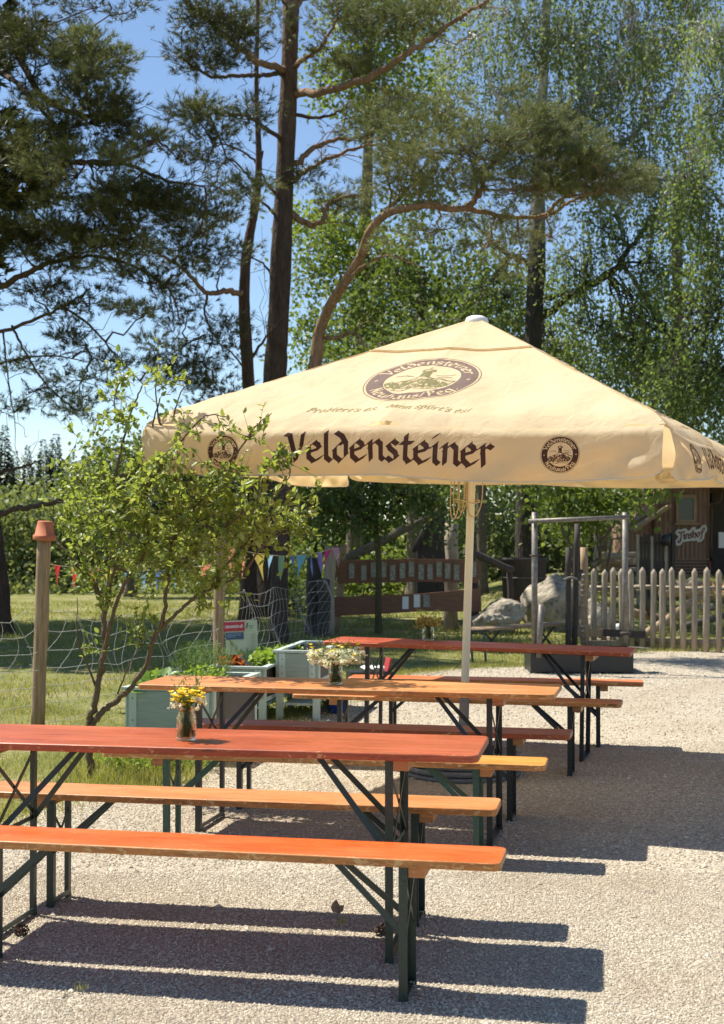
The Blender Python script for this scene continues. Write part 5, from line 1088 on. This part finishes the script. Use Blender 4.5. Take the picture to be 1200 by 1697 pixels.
jar(ontop(710, 1061, T3), .044, .115, 'jar of dried looking yellow and brown flowers on the farthest table', DRY)
p = ontop(724, 1063, T3); sp_ = empty('flower_sprig', p, 0, 'small loose green sprig lying beside the jar on the farthest table', 'flower sprig')
mb = MB(); C = rng.normal(size=(30, 3)) * np.array([.03, .01, .008]) + np.array([.02, 0, .015]); leaves(mb, C, unit(30), .02, .5); mb.build('sprig', M['stem'], sp_)

# ------------------------------------------------------------------ brown carved boards on posts
bd = empty('carved_board_stand', (at(552, 900, 22)[0], 22, .0), 0, 'two wide dark red brown boards with picture windows, mounted on posts behind the farthest table', 'display stand'); bi = inv(bd)
def w3(px, py, Y=22): return at(px, py, Y)
def slab(name, pxpts, Y, th, mat, root, ii, skew=.0):
    """thick board whose outline is given in metres seen face-on"""
    P = np.array([at(a, b, Y) for a, b in pxpts]); mb = MB(); n = len(P); B = P + np.array([0, th, 0]); mb.add(np.concatenate([P, B]), [tuple(range(n))[::-1], tuple(range(n, 2 * n))] + [(i, (i + 1) % n, n + (i + 1) % n, n + i) for i in range(n)]); return mb.build(name, mat, root, ii)
ub = slab('upper_board', [(560, 967), (556, 938), (572, 928), (690, 926), (780, 927), (797, 932), (797, 958), (790, 966), (700, 964), (620, 966)], 22, .05, M['red_wood'], bd, bi)
lb = slab('lower_board', [(552, 1021), (550, 990), (640, 986), (700, 984), (797, 975), (798, 1014), (700, 1013), (620, 1018)], 22, .05, M['red_wood'], bd, bi)
pic = simple('faded_photo_print', (.38, .38, .33), (.12, .14, .10), 38, .4, 0)
for k, px_ in enumerate((583, 603, 619, 636, 651, 667, 682, 698, 713, 728, 742, 757, 785)):
    o_ = 3 * math.sin(k * 1.9); c = w3(px_, 946 + o_, 21.993); mb = MB(); mb.box(c, (.085, .012, .24)); mb.build('picture', pic, ub, bi)
    mb = MB(); c[1] += .004; 
    for sx, sz, wx, wz in ((-.05, 0, .015, .27), (.05, 0, .015, .27), (0, -.128, .085, .015), (0, .128, .085, .015)): mb.box(c + np.array([sx, -.012, sz]), (wx, .014, wz))
    mb.build('picture_frame', M['red_wood'], ub, bi)
for px_, py_ in ((672, 999), (691, 996), (707, 996)):
    mb = MB(); mb.box(w3(px_, py_, 21.99), (.10, .012, .20)); mb.build('picture', pic if px_ > 700 else M['white_plastic'], lb, bi)
def pole(root, ii, name, a, b, r0, r1, mat, n=12):
    mb = MB(); P = np.linspace(a, b, 7); P[1:-1] += rng.normal(size=(5, 3)) * r0 * .12; mb.tube(P, np.linspace(r0, r1, 7), n, wob=.08); return mb.build(name, mat, root, ii)
g0 = lambda px_, Y_: np.array([at(px_, 900, Y_)[0], Y_, float(ground_z(at(px_, 900, Y_)[0], Y_)) - .03])
pole(bd, bi, 'post', g0(555, 22.15), at(570, 903, 22.15), .065, .055, M['tan_wood'])
pole(bd, bi, 'post', g0(788, 22.2), at(783, 880, 22.2), .07, .06, M['dark_wood'])
tp = empty('timber_post', tuple(g0(748, 22.6)), 0, 'pale peeled timber post standing behind the brown carved boards', 'post'); pole(tp, inv(tp), 'post_body', g0(748, 22.6), at(749, 868, 22.6), .12, .11, M['grey_wood'])
dh = empty('timber_shelter', tuple(g0(715, 24)), 0, 'dark pointed timber shelter behind the pale post', 'shelter'); di = inv(dh)
slab('front_wall', [(692, 1008), (692, 905), (716, 852), (738, 850), (742, 1008)], 24, .5, M['dark_wood'], dh, di)
pole(dh, di, 'roof_pole', at(686, 915, 23.95), at(722, 838, 23.95), .045, .04, M['dark_wood'])
lb_ = empty('leaning_log', tuple(g0(575, 23.4)), 0, 'long grey log leaning up to the right between the young tree and the shelter', 'log'); pole(lb_, inv(lb_), 'log_body', at(560, 935, 23.2), at(735, 845, 23.6), .085, .07, M['grey_bark'])
for k, (px_, pt, r_) in enumerate(((520, 925, .13), (545, 904, .09), (535, 960, .1))):
    s_ = empty('timber_stump', tuple(g0(px_, 21.5 - k * .2)), 0, ('thick dark upright stump left of the brown carved boards', 'grey upright timber directly left of the brown boards', 'shorter dark stump wedged between the two upright timbers')[k], 'stump'); pole(s_, inv(s_), 'stump_body', g0(px_, 21.5 - k * .2), at(px_ + 2, pt, 21.5 - k * .2), r_, r_ * .9, M['dark_wood'] if k != 1 else M['grey_wood'])
rl = empty('log_rail', tuple(g0(800, 23)), 0, 'low dark log rail running from the boards to the tall birch', 'rail'); ri = inv(rl); pole(rl, ri, 'rail_log', at(770, 912, 22.8), at(850, 945, 23.2), .07, .06, M['dark_wood']); pole(rl, ri, 'rail_post', g0(846, 23.2), at(846, 938, 23.2), .06, .05, M['dark_wood'])

# ------------------------------------------------------------------ small picnic table on the lawn behind the pole
pt_ = empty('picnic_table', tuple(g0(850, 18.6)), 0, 'low rustic picnic bench with crossed metal legs on the lawn behind the farthest table', 'picnic table'); pi_ = inv(pt_)
mb = MB(); a, b = at(788, 1043, 18.4), at(948, 1032, 19.2); mb.bar(a, b, .34, .035, up=(0, 0, 1)); mb.build('tabletop', M['tan_wood'], pt_, pi_)
for u_ in (.16, .72):
    c = a + (b - a) * u_; z = float(ground_z(c[0], c[1])); mb = MB(); mb.bar((c[0] - .12, c[1], z), (c[0] + .12, c[1], c[2] - .02), .03, .02, up=(0, 1, 0)); mb.bar((c[0] + .12, c[1] + .025, z), (c[0] - .12, c[1] + .025, c[2] - .02), .03, .02, up=(0, 1, 0)); mb.bar((c[0] - .17, c[1] + .05, z + .03), (c[0] + .17, c[1] + .05, z + .03), .05, .04); mb.build('leg', M['black_metal'], pt_, pi_)
tr = empty('garden_trestle', tuple(g0(802, 16.9)), 0, 'grey plank trestle end standing on the gravel edge behind the umbrella pole', 'trestle'); ti = inv(tr)
mb = MB(); mb.bar(g0(770, 16.9) + np.array([0, 0, .42]), g0(808, 17.3) + np.array([0, 0, .40]), .05, .03); mb.build('beam', M['dark_wood'], tr, ti)
for px_ in (783, 785 + 20): mb = MB(); mb.bar(g0(px_, 17.0), g0(px_ - 3, 17.05) + np.array([0, 0, .40]), .03, .02, up=(0, 1, 0)); mb.build('leg', M['green_metal2'], tr, ti)

# ------------------------------------------------------------------ fire trough with steel gallows
ft = empty('fire_trough', (at(962, 900, 15.6)[0], 15.6, .006), 0, 'black steel fire trough with a galvanised hanging frame right of the farthest table', 'fire pit'); fti = inv(ft)
xl, xr = at(879, 900, 15.6)[0], at(1049, 900, 15.6)[0]; cx = (xl + xr) / 2; wd = xr - xl
mb = MB(); zt = .25
for c, s_ in (((cx, 15.6, zt / 2 + .02), (wd, .012, zt)), ((cx, 16.2, zt / 2 + .02), (wd, .012, zt)), ((xl + .006, 15.9, zt / 2 + .02), (.012, .588, zt)), ((xr - .006, 15.9, zt / 2 + .02), (.012, .588, zt)), ((cx, 15.9, .04), (wd - .03, .58, .012))): mb.box(c, s_)
mb.build('trough', M['black_metal'], ft, fti)
for c in ((xl + .03, 15.63), (xr - .03, 15.63), (xl + .03, 16.17), (xr - .03, 16.17)): mb = MB(); mb.box((c[0], c[1], .01), (.07, .07, .03)); mb.build('foot', M['black_metal'], ft, fti)
mb = MB(); mb.box((cx, 15.583, .28), (wd, .02, .03)); mb.build('rim', M['black_metal'], ft, fti)
for px_, Yp in ((886, 15.66), (1036, 15.66)):
    a = at(px_, 1090, Yp); a[2] = .1; b = at(px_, 849, Yp); mb = MB(); mb.tube([a, (a + b) / 2, b], .034, 14); mb.build('upright', M['steel'], ft, fti)
mb = MB(); mb.tube([at(876, 864, 15.58), at(1044, 857, 15.58)], .026, 12); mb.build('crossbar', M['steel'], ft, fti)
mb = MB(); mb.tube([at(893, 1090, 15.56), at(897, 1002, 15.56)], .032, 12); mb.build('stub_pipe', M['steel'], ft, fti)
mb = MB(); mb.bar(at(1048, 1073, 15.7), at(1072, 1074, 15.8), .25, .008); mb.build('side_shelf', M['steel'], ft, fti)
mb = MB(); mb.tube([at(878, 921, 15.64), at(900, 919, 15.6)], .012, 8); mb.tube([at(1028, 1050, 15.62), at(1046, 1050, 15.6)], .02, 8); mb.build('clamp', M['dark_wood'], ft, fti)

# ------------------------------------------------------------------ posts and picket fence
def upright(px_, ptop, Y_, r_, mat, label, lean=0, name='wooden_post', wire=False):
    o = empty(name, tuple(g0(px_, Y_)), 0, label, 'post'); ii = inv(o); pole(o, ii, 'post_body', g0(px_, Y_), at(px_ + lean, ptop, Y_), r_, r_ * .95, mat)
    if wire:
        z0 = g0(px_, Y_)[2]; zt_ = at(px_, ptop, Y_)[2]; m = 160; t = np.linspace(0, 1, m); c = g0(px_, Y_); mb = MB(); P = np.stack([c[0] + np.cos(t * 6.28 * 14) * r_ * 1.08, c[1] + np.sin(t * 6.28 * 14) * r_ * 1.08, z0 + .1 + (zt_ - z0 - .45) * t], 1); mb.tube(P, .005, 4, cap=False); mb.build('wire_coil', M['zinc'], o, ii)
    return o
upright(968, 907, 18.9, .055, M['tan_wood'], 'pale round post wrapped in wire left of the picket fence', wire=True)
upright(942, 907, 18.6, .04, M['dark_wood'], 'shorter dark stake left of the wire wrapped post')
upright(951, 868, 18.7, .042, M['dark_wood'], 'tall leaning dark stake left of the wire wrapped post', lean=6)
lk = empty('gate_latch', tuple(at(938, 962, 18.5)), 0, 'small chain latch tied between the dark stakes and the pale post', 'latch'); li = inv(lk); mb = MB(); mb.tube(catmull([at(934, 962, 18.48), at(945, 957, 18.5), at(956, 960, 18.5), at(963, 960, 18.55)], 4), .02, 6); mb.build('chain', M['steel'], lk, li); mb = MB(); mb.bar(at(958, 962, 18.5), at(965, 944, 18.5), .04, .03, up=(0, 1, 0)); mb.build('latch_plate', M['black_metal'], lk, li)
pf = empty('picket_fence', tuple(g0(1080, 19)), 0, 'grey picket fence of round pointed pales at the far edge of the gravel yard', 'fence'); pfi = inv(pf)
pk = [984, 1000, 1015, 1031, 1047, 1064, 1081, 1097, 1115, 1132, 1150, 1169, 1191, 1210, 1229, 1248]
FY = lambda px_: 19.3 - .0045 * (px_ - 984)
for k, px_ in enumerate(pk):
    Y_ = FY(px_); b = g0(px_, Y_); tpz = at(px_, 952 + 2 * math.sin(k * 2.2), Y_)[2]; mb = MB(); r_ = .042 * (1 + .12 * math.sin(k * 3.1)); ln_ = .02 * math.sin(k * 1.3)
    P = [(b[0], b[1], b[2] + .0), (b[0] + ln_ * .3, b[1], .4), (b[0] + ln_ * .7, b[1], .8), (b[0] + ln_, b[1], tpz), (b[0] + ln_, b[1], tpz + .035), (b[0] + ln_, b[1], tpz + .085)]
    mb.tube(P, [r_, r_ * 1.02, r_, r_ * .98, r_ * .95, r_ * .12], 10, wob=.05); mb.build('picket', M['grey_wood'], pf, pfi)
for zc, rr in ((974, .032), (1062, .036)):
    mb = MB(); P = [at(px_, zc + 2 * math.sin(px_ * .1), FY(px_) + .08) for px_ in (978, 1020, 1060, 1100, 1150, 1200, 1255)]; mb.tube(P, rr, 10); mb.build('rail', M['grey_wood'], pf, pfi)
mb = MB(); mb.bar(at(946, 1050, 18.9), at(1002, 1048, 18.9), .03, .1, up=(0, 0, 1)); mb.build('low_board', M['tan_wood'], pf, pfi)
mb = MB(); mb.bar(at(1000, 1048, 18.88), at(1070, 1052, 18.88), .03, .1, up=(0, 0, 1)); mb.build('low_board', M['dark_wood'], pf, pfi)
mb = MB(); mb.box((at(1090, 900, 19.1)[0] + .3, 19.1, .05), (2.6, .06, .12)); mb.build('kickboard', M['grey_wood'], pf, pfi)

# ------------------------------------------------------------------ boulders
def boulder(px_, Y_, rx, ry, rz, seed, label, cat='boulder', name='limestone_boulder'):
    g = np.random.default_rng(seed); bm_ = bmesh.new(); bmesh.ops.create_icosphere(bm_, subdivisions=6 if rx > .3 else 4, radius=1)
    V = np.array([v.co[:] for v in bm_.verts]); F_ = np.array([[v.index for v in f.verts] for f in bm_.faces]); bm_.free()
    d = np.zeros(len(V))
    for fq, am in ((1.3, .20), (2.6, .15), (5, .10), (9, .05), (17, .028), (30, .014)):
        for _ in range(5): k_ = unitg(g) * fq; d += am * .45 * np.sin(V @ k_ + g.random() * 6.28)
    for _ in range(9): k_ = unitg(g); d -= .13 * np.clip(1 - np.linalg.norm(V - k_, axis=1) / .42, 0, 1)
    V = V * (1 + d)[:, None]; V = V * np.array([rx, ry, rz]); c = g0(px_, Y_); c[2] += rz * .8; V[:, 2] = np.maximum(V[:, 2], -rz * .85)
    o = empty(name, tuple(c), 0, label, cat); mb = MB(); mb.add(V, F_, 0, True); mb.build('rock_body', M['rock'], o); return o
def unitg(g): v = g.normal(size=3); return v / np.linalg.norm(v)
boulder(829, 21.8, .38, .36, .29, 11, 'smaller rounded limestone boulder left of the steel frame')
boulder(926, 22.4, .52, .5, .52, 5, 'biggest pale limestone boulder behind the steel frame and the dark stakes')
boulder(985, 21.2, .22, .2, .3, 8, 'narrow boulder half hidden behind the first pickets')
for k, (px_, Y_, s_) in enumerate(((1020, 20.2, .17), (1140, 22, .13), (1000, 23.5, .2), (1118, 27, .16), (1170, 24.5, .12), (1150, 27.4, .16))):
    boulder(px_, Y_, s_, s_, s_ * .7, 20 + k, ('small pale rock at the foot of the third picket', 'small rock on the lawn behind the right half of the picket fence', 'flat rock beside the big boulder behind the fence', 'reddish heap of rock before the hut foundation', 'small rock nearest the right edge behind the fence', 'pale rock at the corner of the hut foundation')[k], 'rock', 'small_rock')
tb = empty('old_tub', tuple(g0(868, 24)), 0, 'dark old tub between the boulders in front of the birch trunk', 'tub')
mb = MB(); mb.lathe([(.34, .0), (.36, .05), (.40, .78), (.42, .8), (.42, .84), (.38, .84), (.36, .76), (.001, .74)], n=28); tbo = mb.build('tub_body', M['dark_wood'], tb); tb.location.z += .25
mb = MB(); mb.lathe([(.30, -.28), (.30, .0)], n=10); mb.build('tub_base', M['dark_wood'], tb)
mb = MB(); t_ = np.linspace(0, 6.29, 30); mb.tube(np.stack([.395 * np.cos(t_), .395 * np.sin(t_), np.full(30, .5)], 1), .008, 5, cap=False); mb.build('hoop', M['steel'], tb)

# ------------------------------------------------------------------ plank hut with sign
HY = 30.0; hut = empty('plank_hut', tuple(g0(1130, HY)), 0, 'brown vertical plank hut with a small window and a painted name sign on the right', 'hut'); hi = inv(hut)
def quadwall(name, pts, Y_, th, mat, root, ii): return slab(name, pts, Y_, th, mat, root, ii)
w1 = quadwall('front_wall', [(1084, 929), (1084, 812), (1128, 785), (1176, 800), (1176, 929)], HY, 2.6, M['hut_wood'], hut, hi)
mb = MB()
for k in range(13): px_ = 1087 + k * 7.2; mb.box(at(px_, 868, HY - .012) , (.018, .02, 1.5 if k % 2 else 1.52))
mb.build('cover_strip', M['hut_wood'], w1, hi)
w2 = quadwall('wing_wall', [(1038, 929), (1038, 872), (1084, 846), (1084, 929)], HY + .1, 2.2, M['hut_wood'], hut, hi)
mb = MB(); mb.bar(at(1030, 880, HY + 1), at(1090, 839, HY + 1), 2.8, .07, up=(0, 0, 1)); mb.build('wing_roof', M['tan_wood'], hut, hi)
mb = MB(); mb.bar(at(1124, 781, HY + 1), at(1190, 813, HY + 1), 3.4, .09, up=(0, 0, 1)); mb.bar(at(1128, 781, HY + 1), at(1074, 818, HY + 1), 3.4, .09, up=(0, 0, 1)); mb.build('roof', M['tan_wood'], hut, hi)
wn = MB(); wn.box(at(1137, 843, HY - .02), (.32, .05, .5)); wo = wn.build('window', simple('dark_green_pane', (.015, .03, .025), (.008, .015, .015), 5, .15, 0), hut, hi)
mb = MB(); c = at(1137, 843, HY - .05)
for sx, sz, wx, wz in ((-.19, 0, .06, .6), (.19, 0, .06, .6), (0, -.275, .32, .06), (0, .275, .32, .06)): mb.box(c + np.array([sx, 0, sz]), (wx, .05, wz))
mb.build('window_frame', M['tan_wood'], wo, hi)
mb = MB(); mb.box(c + np.array([0, -.03, -.33]), (.52, .1, .04)); mb.build('window_sill', M['tan_wood'], wo, hi)
mb = MB()
for k in range(5): mb.bar(at(1112, 932 + k * 5.2, HY - .03), at(1177, 932 + k * 5.2, HY - .03), .05, .045, up=(0, 0, 1))
mb.build('slatted_skirt', M['hut_wood'], hut, hi)
slab('foundation', [(1040, 960), (1040, 929.5), (1175, 929.5), (1175, 960)], HY + .08, 2.2, M['dark_wood'], hut, hi)
mb = MB(); mb.tube(catmull([at(1196, 812, HY - .2), at(1193, 830, HY - .2), at(1180, 837, HY - .15), at(1179, 850, HY - .1), at(1178, 925, HY - .1)], 5), .035, 8); mb.build('drain_pipe', M['pine_bark'], hut, hi)
mb = MB(); mb.bar(at(1176, 930, HY - .1), at(1177, 948, HY - .1), .05, .07, up=(0, 1, 0)); mb.build('corner_post', flat('oxide_red_paint', (.20, .03, .03)), hut, hi)
sg = MB(); stt, wdt = text_strokes('Jinshof', .12, -.03); k_ = .54 / wdt
F1 = Field(-.42, -.32, .42, .42, .006)
for P_ in stt: F1.stroke(P_ * k_ - np.array([.27, -.0]), .09 * k_, R(40), .05)
V2, F2 = F1.mesh(); c0 = at(1145, 892, HY - .06)
def rotz2(V, a): c, s_ = math.cos(a), math.sin(a); return np.column_stack([V[:, 0] * c - V[:, 1] * s_, V[:, 0] * s_ + V[:, 1] * c])
V2 = rotz2(V2, R(9)); sgn = empty('hut_sign', tuple(c0), 0, 'cream cut out name sign with dark red script on the hut wall below the window', 'sign')
mb = MB(); mb.add(np.column_stack([V2[:, 0], np.zeros(len(V2)), V2[:, 1]]), F2); mb.add(np.column_stack([V2[:, 0], np.full(len(V2), .02), V2[:, 1]]), F2); mb.build('sign_backing', flat('cream_sign_paint', (.62, .58, .52)), sgn)
F1 = Field(-.42, -.32, .42, .42, .004)
for P_ in stt: F1.stroke(P_ * k_ - np.array([.27, -.0]), .10 * k_, R(40), .006)
V2, F2 = F1.mesh(); V2 = rotz2(V2, R(9)); mb = MB(); mb.add(np.column_stack([V2[:, 0], np.full(len(V2), -.006), V2[:, 1]]), F2); mb.build('lettering', flat('dark_red_script', (.14, .02, .03)), sgn)
# dark open barn right of the hut
bn = empty('open_barn', tuple(g0(1230, 31)), 0, 'dark open barn with a grey roof edge at the right border behind the hut', 'barn'); bni = inv(bn)
slab('back_wall', [(1180, 955), (1180, 815), (1300, 800), (1300, 955)], 31.5, 2, M['dark_wood'], bn, bni)
mb = MB(); mb.bar(at(1182, 795, 30.8), at(1310, 812, 30.8), 3.2, .08, up=(0, 0, 1)); mb.build('roof', simple('blue_grey_sheet_roof', (.30, .36, .40), (.22, .27, .3), 6, .5, .1), bn, bni)
mb = MB(); mb.box(at(1200, 895, 30.6), (.25, .04, .35)); mb.build('white_panel', M['white_plastic'], bn, bni)
# porch of poles, log pile, lattice gate, beams
pc = empty('pole_porch', tuple(g0(1012, 28.6)), 0, 'small open porch of grey poles and a light plank roof left of the hut', 'porch'); pci = inv(pc)
for a_, b_ in ((988, 869), (1010, 869), (1032, 867)): pole(pc, pci, 'porch_post', g0(a_, 28.6), at(a_, b_, 28.6), .05, .045, M['grey_wood'], 8)
mb = MB(); mb.bar(at(982, 868, 28.8), at(1040, 865, 28.8), 1.2, .05); mb.build('porch_roof', M['grey_wood'], pc, pci)
mb = MB()
for k in range(8): mb.bar(at(992 + k * 2.6, 872, 29), at(992 + k * 2.6, 915, 29), .018, .02, up=(0, 1, 0))
mb.build('slat_screen', M['tan_wood'], pc, pci)
for k in range(15):
    u = rng.random(); Y_ = 26.2 + .9 * rng.random(); z = 918 + 4.2 * (k % 6) + 4 * rng.random(); xa = 990 + rng.random() * 20; a_ = at(xa, z, Y_); b_ = at(xa + 35 + 30 * rng.random(), z - 8 + 14 * rng.random(), Y_ + .3)
    for q in (a_, b_): q[2] = max(q[2], float(ground_z(q[0], q[1])) + .05)
    o = empty('stacked_log', tuple(a_), 0, 'grey split log in the loose pile between the porch and the lattice gate', 'log', 'logs piled beside the hut'); pole(o, inv(o), 'log_body', a_, b_, .05, .045, M['grey_wood'] if k % 3 else M['tan_wood'], 7)
lg = empty('lattice_gate', tuple(g0(1085, 25)), 0, 'dark weathered slat gate leaning in front of the hut, left of its sign', 'gate'); lgi = inv(lg)
for k in range(11): a_ = at(1057 + k * 5.9, 966, 25); a_[2] = max(.3, float(ground_z(a_[0], 25))); mb = MB(); mb.bar(a_, at(1057 + k * 5.9, 886 + 3 * math.sin(k * 2), 25), .05, .02, up=(0, 1, 0)); mb.build('slat', M['dark_wood'] if k % 4 else M['grey_wood'], lg, lgi)
for y_ in (900, 945): mb = MB(); mb.bar(at(1054, y_, 25.03), at(1120, y_, 25.03), .02, .06, up=(0, 0, 1)); mb.build('rail', M['dark_wood'], lg, lgi)
mb = MB(); mb.bar(at(1116, 966, 24.97), at(1116, 872, 24.97), .06, .06, up=(0, 1, 0)); mb.build('gate_post', M['dark_wood'], lg, lgi)
bt = empty('bottle_planter', tuple(at(1104, 884, 24.9)), 0, 'small dark lantern hanging at the top of the slat gate', 'lantern'); bti = inv(bt)
mb = MB(); mb.lathe([(.05, -.22), (.08, -.2), (.08, -.04), (.02, .0)], n=10); mb.build('lantern_body', M['black_metal'], bt)
for k, (a_, b_, r_, l) in enumerate((((1030, 1010, 21.6), (1110, 1028, 21.8), .07, 'reddish beam lying low behind the middle of the picket fence'), ((1062, 1056, 21), (1165, 985, 22), .07, 'long beam slanting up to the right behind the picket fence'), ((1060, 975, 21.5), (1090, 1040, 21.6), .06, 'dark crooked limb leaning behind the sixth and seventh pickets'), ((1095, 983, 21.4), (1180, 978, 21.6), .08, 'level grey beam behind the top rail of the picket fence'), ((1130, 1040, 21), (1200, 1020, 21.4), .06, 'dark beam near the ground behind the right end of the picket fence'))):
    o = empty('timber_beam', tuple(at(*a_)), 0, l, 'beam'); pole(o, inv(o), 'beam_body', at(*a_), at(*b_), r_, r_ * .9, M['tan_wood'] if k in (0, 1, 3) else M['dark_wood'], 7)
wcp = MB(); Pn = rng.random((5000, 2)) * np.array([2.6, 2.2]) + np.array([at(1120, 900, 26)[0], 25.2]); z_ = ground_z(Pn[:, 0], Pn[:, 1]) + .12 * np.exp(-((Pn[:, 0] - 7.3) / .8) ** 2)
leaves(wcp, np.column_stack([Pn, z_]), nrm(rng.normal(size=(5000, 3)) * np.array([1, 1, .3])), .07, .4, U=nrm(rng.normal(size=(5000, 3)) * .4 + np.array([0, 0, 1.])))
tag(wcp.build('wood_chips', simple('fresh_wood_chips', (.62, .42, .2), (.4, .25, .12), 30, .9, 0)), 'yellow wood chips scattered before the hut', 'wood chips', kind='stuff')
# chicken-like white bird by the third picket
hn = empty('white_hen', tuple(g0(1024, 20.6) + np.array([0, 0, .03])), .6, 'white hen pecking behind the third and fourth picket', 'hen')
mb = MB(); t_ = np.linspace(0, 1, 12); P = np.stack([-.16 + .32 * t_, 0 * t_, .16 + .10 * t_ ** 2 + .1 * np.clip(t_ - .75, 0, 1)], 1); mb.tube(P, .085 * np.sin(np.pi * np.clip(t_ * .9 + .07, 0, 1)) ** .7 * (1 - .45 * t_), 12); mb.build('body', M['white_plastic'], hn)
mb = MB(); mb.tube([(.03, .03, .1), (.03, .03, -.03)], .008, 5); mb.tube([(.03, -.03, .1), (.03, -.03, -.03)], .008, 5); mb.build('legs', M['terracotta'], hn)
mb = MB(); mb.tube([(.16, 0, .30), (.2, 0, .28)], [.014, .002], 6); mb.build('beak', M['terracotta'], hn)
# clutter on the lawn edge behind the farthest table: a small cart with white slats
ct = empty('toy_cart', tuple(g0(612, 13.6)), .2, 'dark little handcart with white slats and a red side behind the farthest table', 'cart'); ci = None
mb = MB(); mb.box((0, 0, .2), (.42, .26, .12)); mb.build('cart_box', M['black_metal'], ct)
for k in range(3): mb = MB(); mb.box((-.06 + k * .08, -.06, .30), (.045, .22, .012), (0, R(-25), 0)); mb.build('slat', M['white_plastic'], ct)
mb = MB(); mb.box((.19, .02, .32), (.02, .2, .13), (0, R(12), 0)); mb.build('side_board', flat('red_paint', (.4, .03, .03)), ct)
for sx in (-.14, .14):
    for sy in (-.14, .14): mb = MB(); a_ = np.linspace(0, 6.283, 18, endpoint=False); mb.lathe([(.02, -.012), (.085, -.014), (.09, 0), (.085, .014), (.02, .012)], n=18); V_ = mb.V[-1]; mb.V[-1] = np.column_stack([V_[:, 0] + sx, V_[:, 2] + sy, V_[:, 1] + .09]); mb.build('wheel', M['black_metal'], ct)
# cones and a leaf on the gravel
def gp(px, py):
    a = at(px, py, 5.); d = a - np.array([0, 0, HC]); t = -HC / d[2]; return np.array([d[0] * t, d[1] * t, .012])
for k, (px_, py_, l) in enumerate(((35, 1553, 'dark pine cone lying at the left end of the broad table shadow'), (630, 1552, 'dark pine cone beside the right table leg in the broad shadow'))):
    o = empty('pine_cone', tuple(gp(px_, py_)), k, l, 'pine cone'); mb = MB(); m = 90; i_ = np.arange(m); zz = i_ / m; an = i_ * 2.4; rr = .017 * np.sin(np.pi * (zz * .9 + .08)) ** .8
    C = np.stack([zz * .05 - .025, np.cos(an) * rr, np.sin(an) * rr + .014], 1); D = nrm(np.stack([np.full(m, .5), np.cos(an), np.sin(an)], 1)); leaves(mb, C, D, .012, .9); mb.tube([(-.022, 0, .014), (0, 0, .014), (.022, 0, .014)], [.007, .012, .004], 8); mb.build('cone_scales', M['pine_bark'], o)
o = empty('dry_leaf', tuple(gp(552, 1518)), .4, 'curled dry brown leaf standing on the gravel in the shadow of the benches', 'leaf')
mb = MB(); leaves(mb, np.array([[0, 0, .0], [.01, .004, .0]]), nrm(np.array([[.4, .2, 1.], [.9, -.1, .6]])), .045, .7, 0, True, np.array([[0, -1., .3], [0, -1, .2]])); mb.build('leaf_blade', M['tan_wood'], o)
mb = MB(); 
for px_, py_ in ((135, 1648), (565, 1538)):
    c = gp(px_, py_); n_ = 16; a = rng.random(n_) * 6.28; V = []
    o = empty('grass_tuft', tuple(c), 0, 'tiny grass tuft sprouting from the gravel in front of the nearest bench' if px_ < 300 else 'tiny green seedling in the gravel between the bench shadows', 'grass tuft'); b = MB()
    leaves(b, rng.normal(size=(n_, 3)) * np.array([.012, .006, 0]), nrm(np.stack([np.cos(a) * .5, np.sin(a) * .5, np.ones(n_)], 1)), .03, .12); b.build('blades', M['grass'], o)
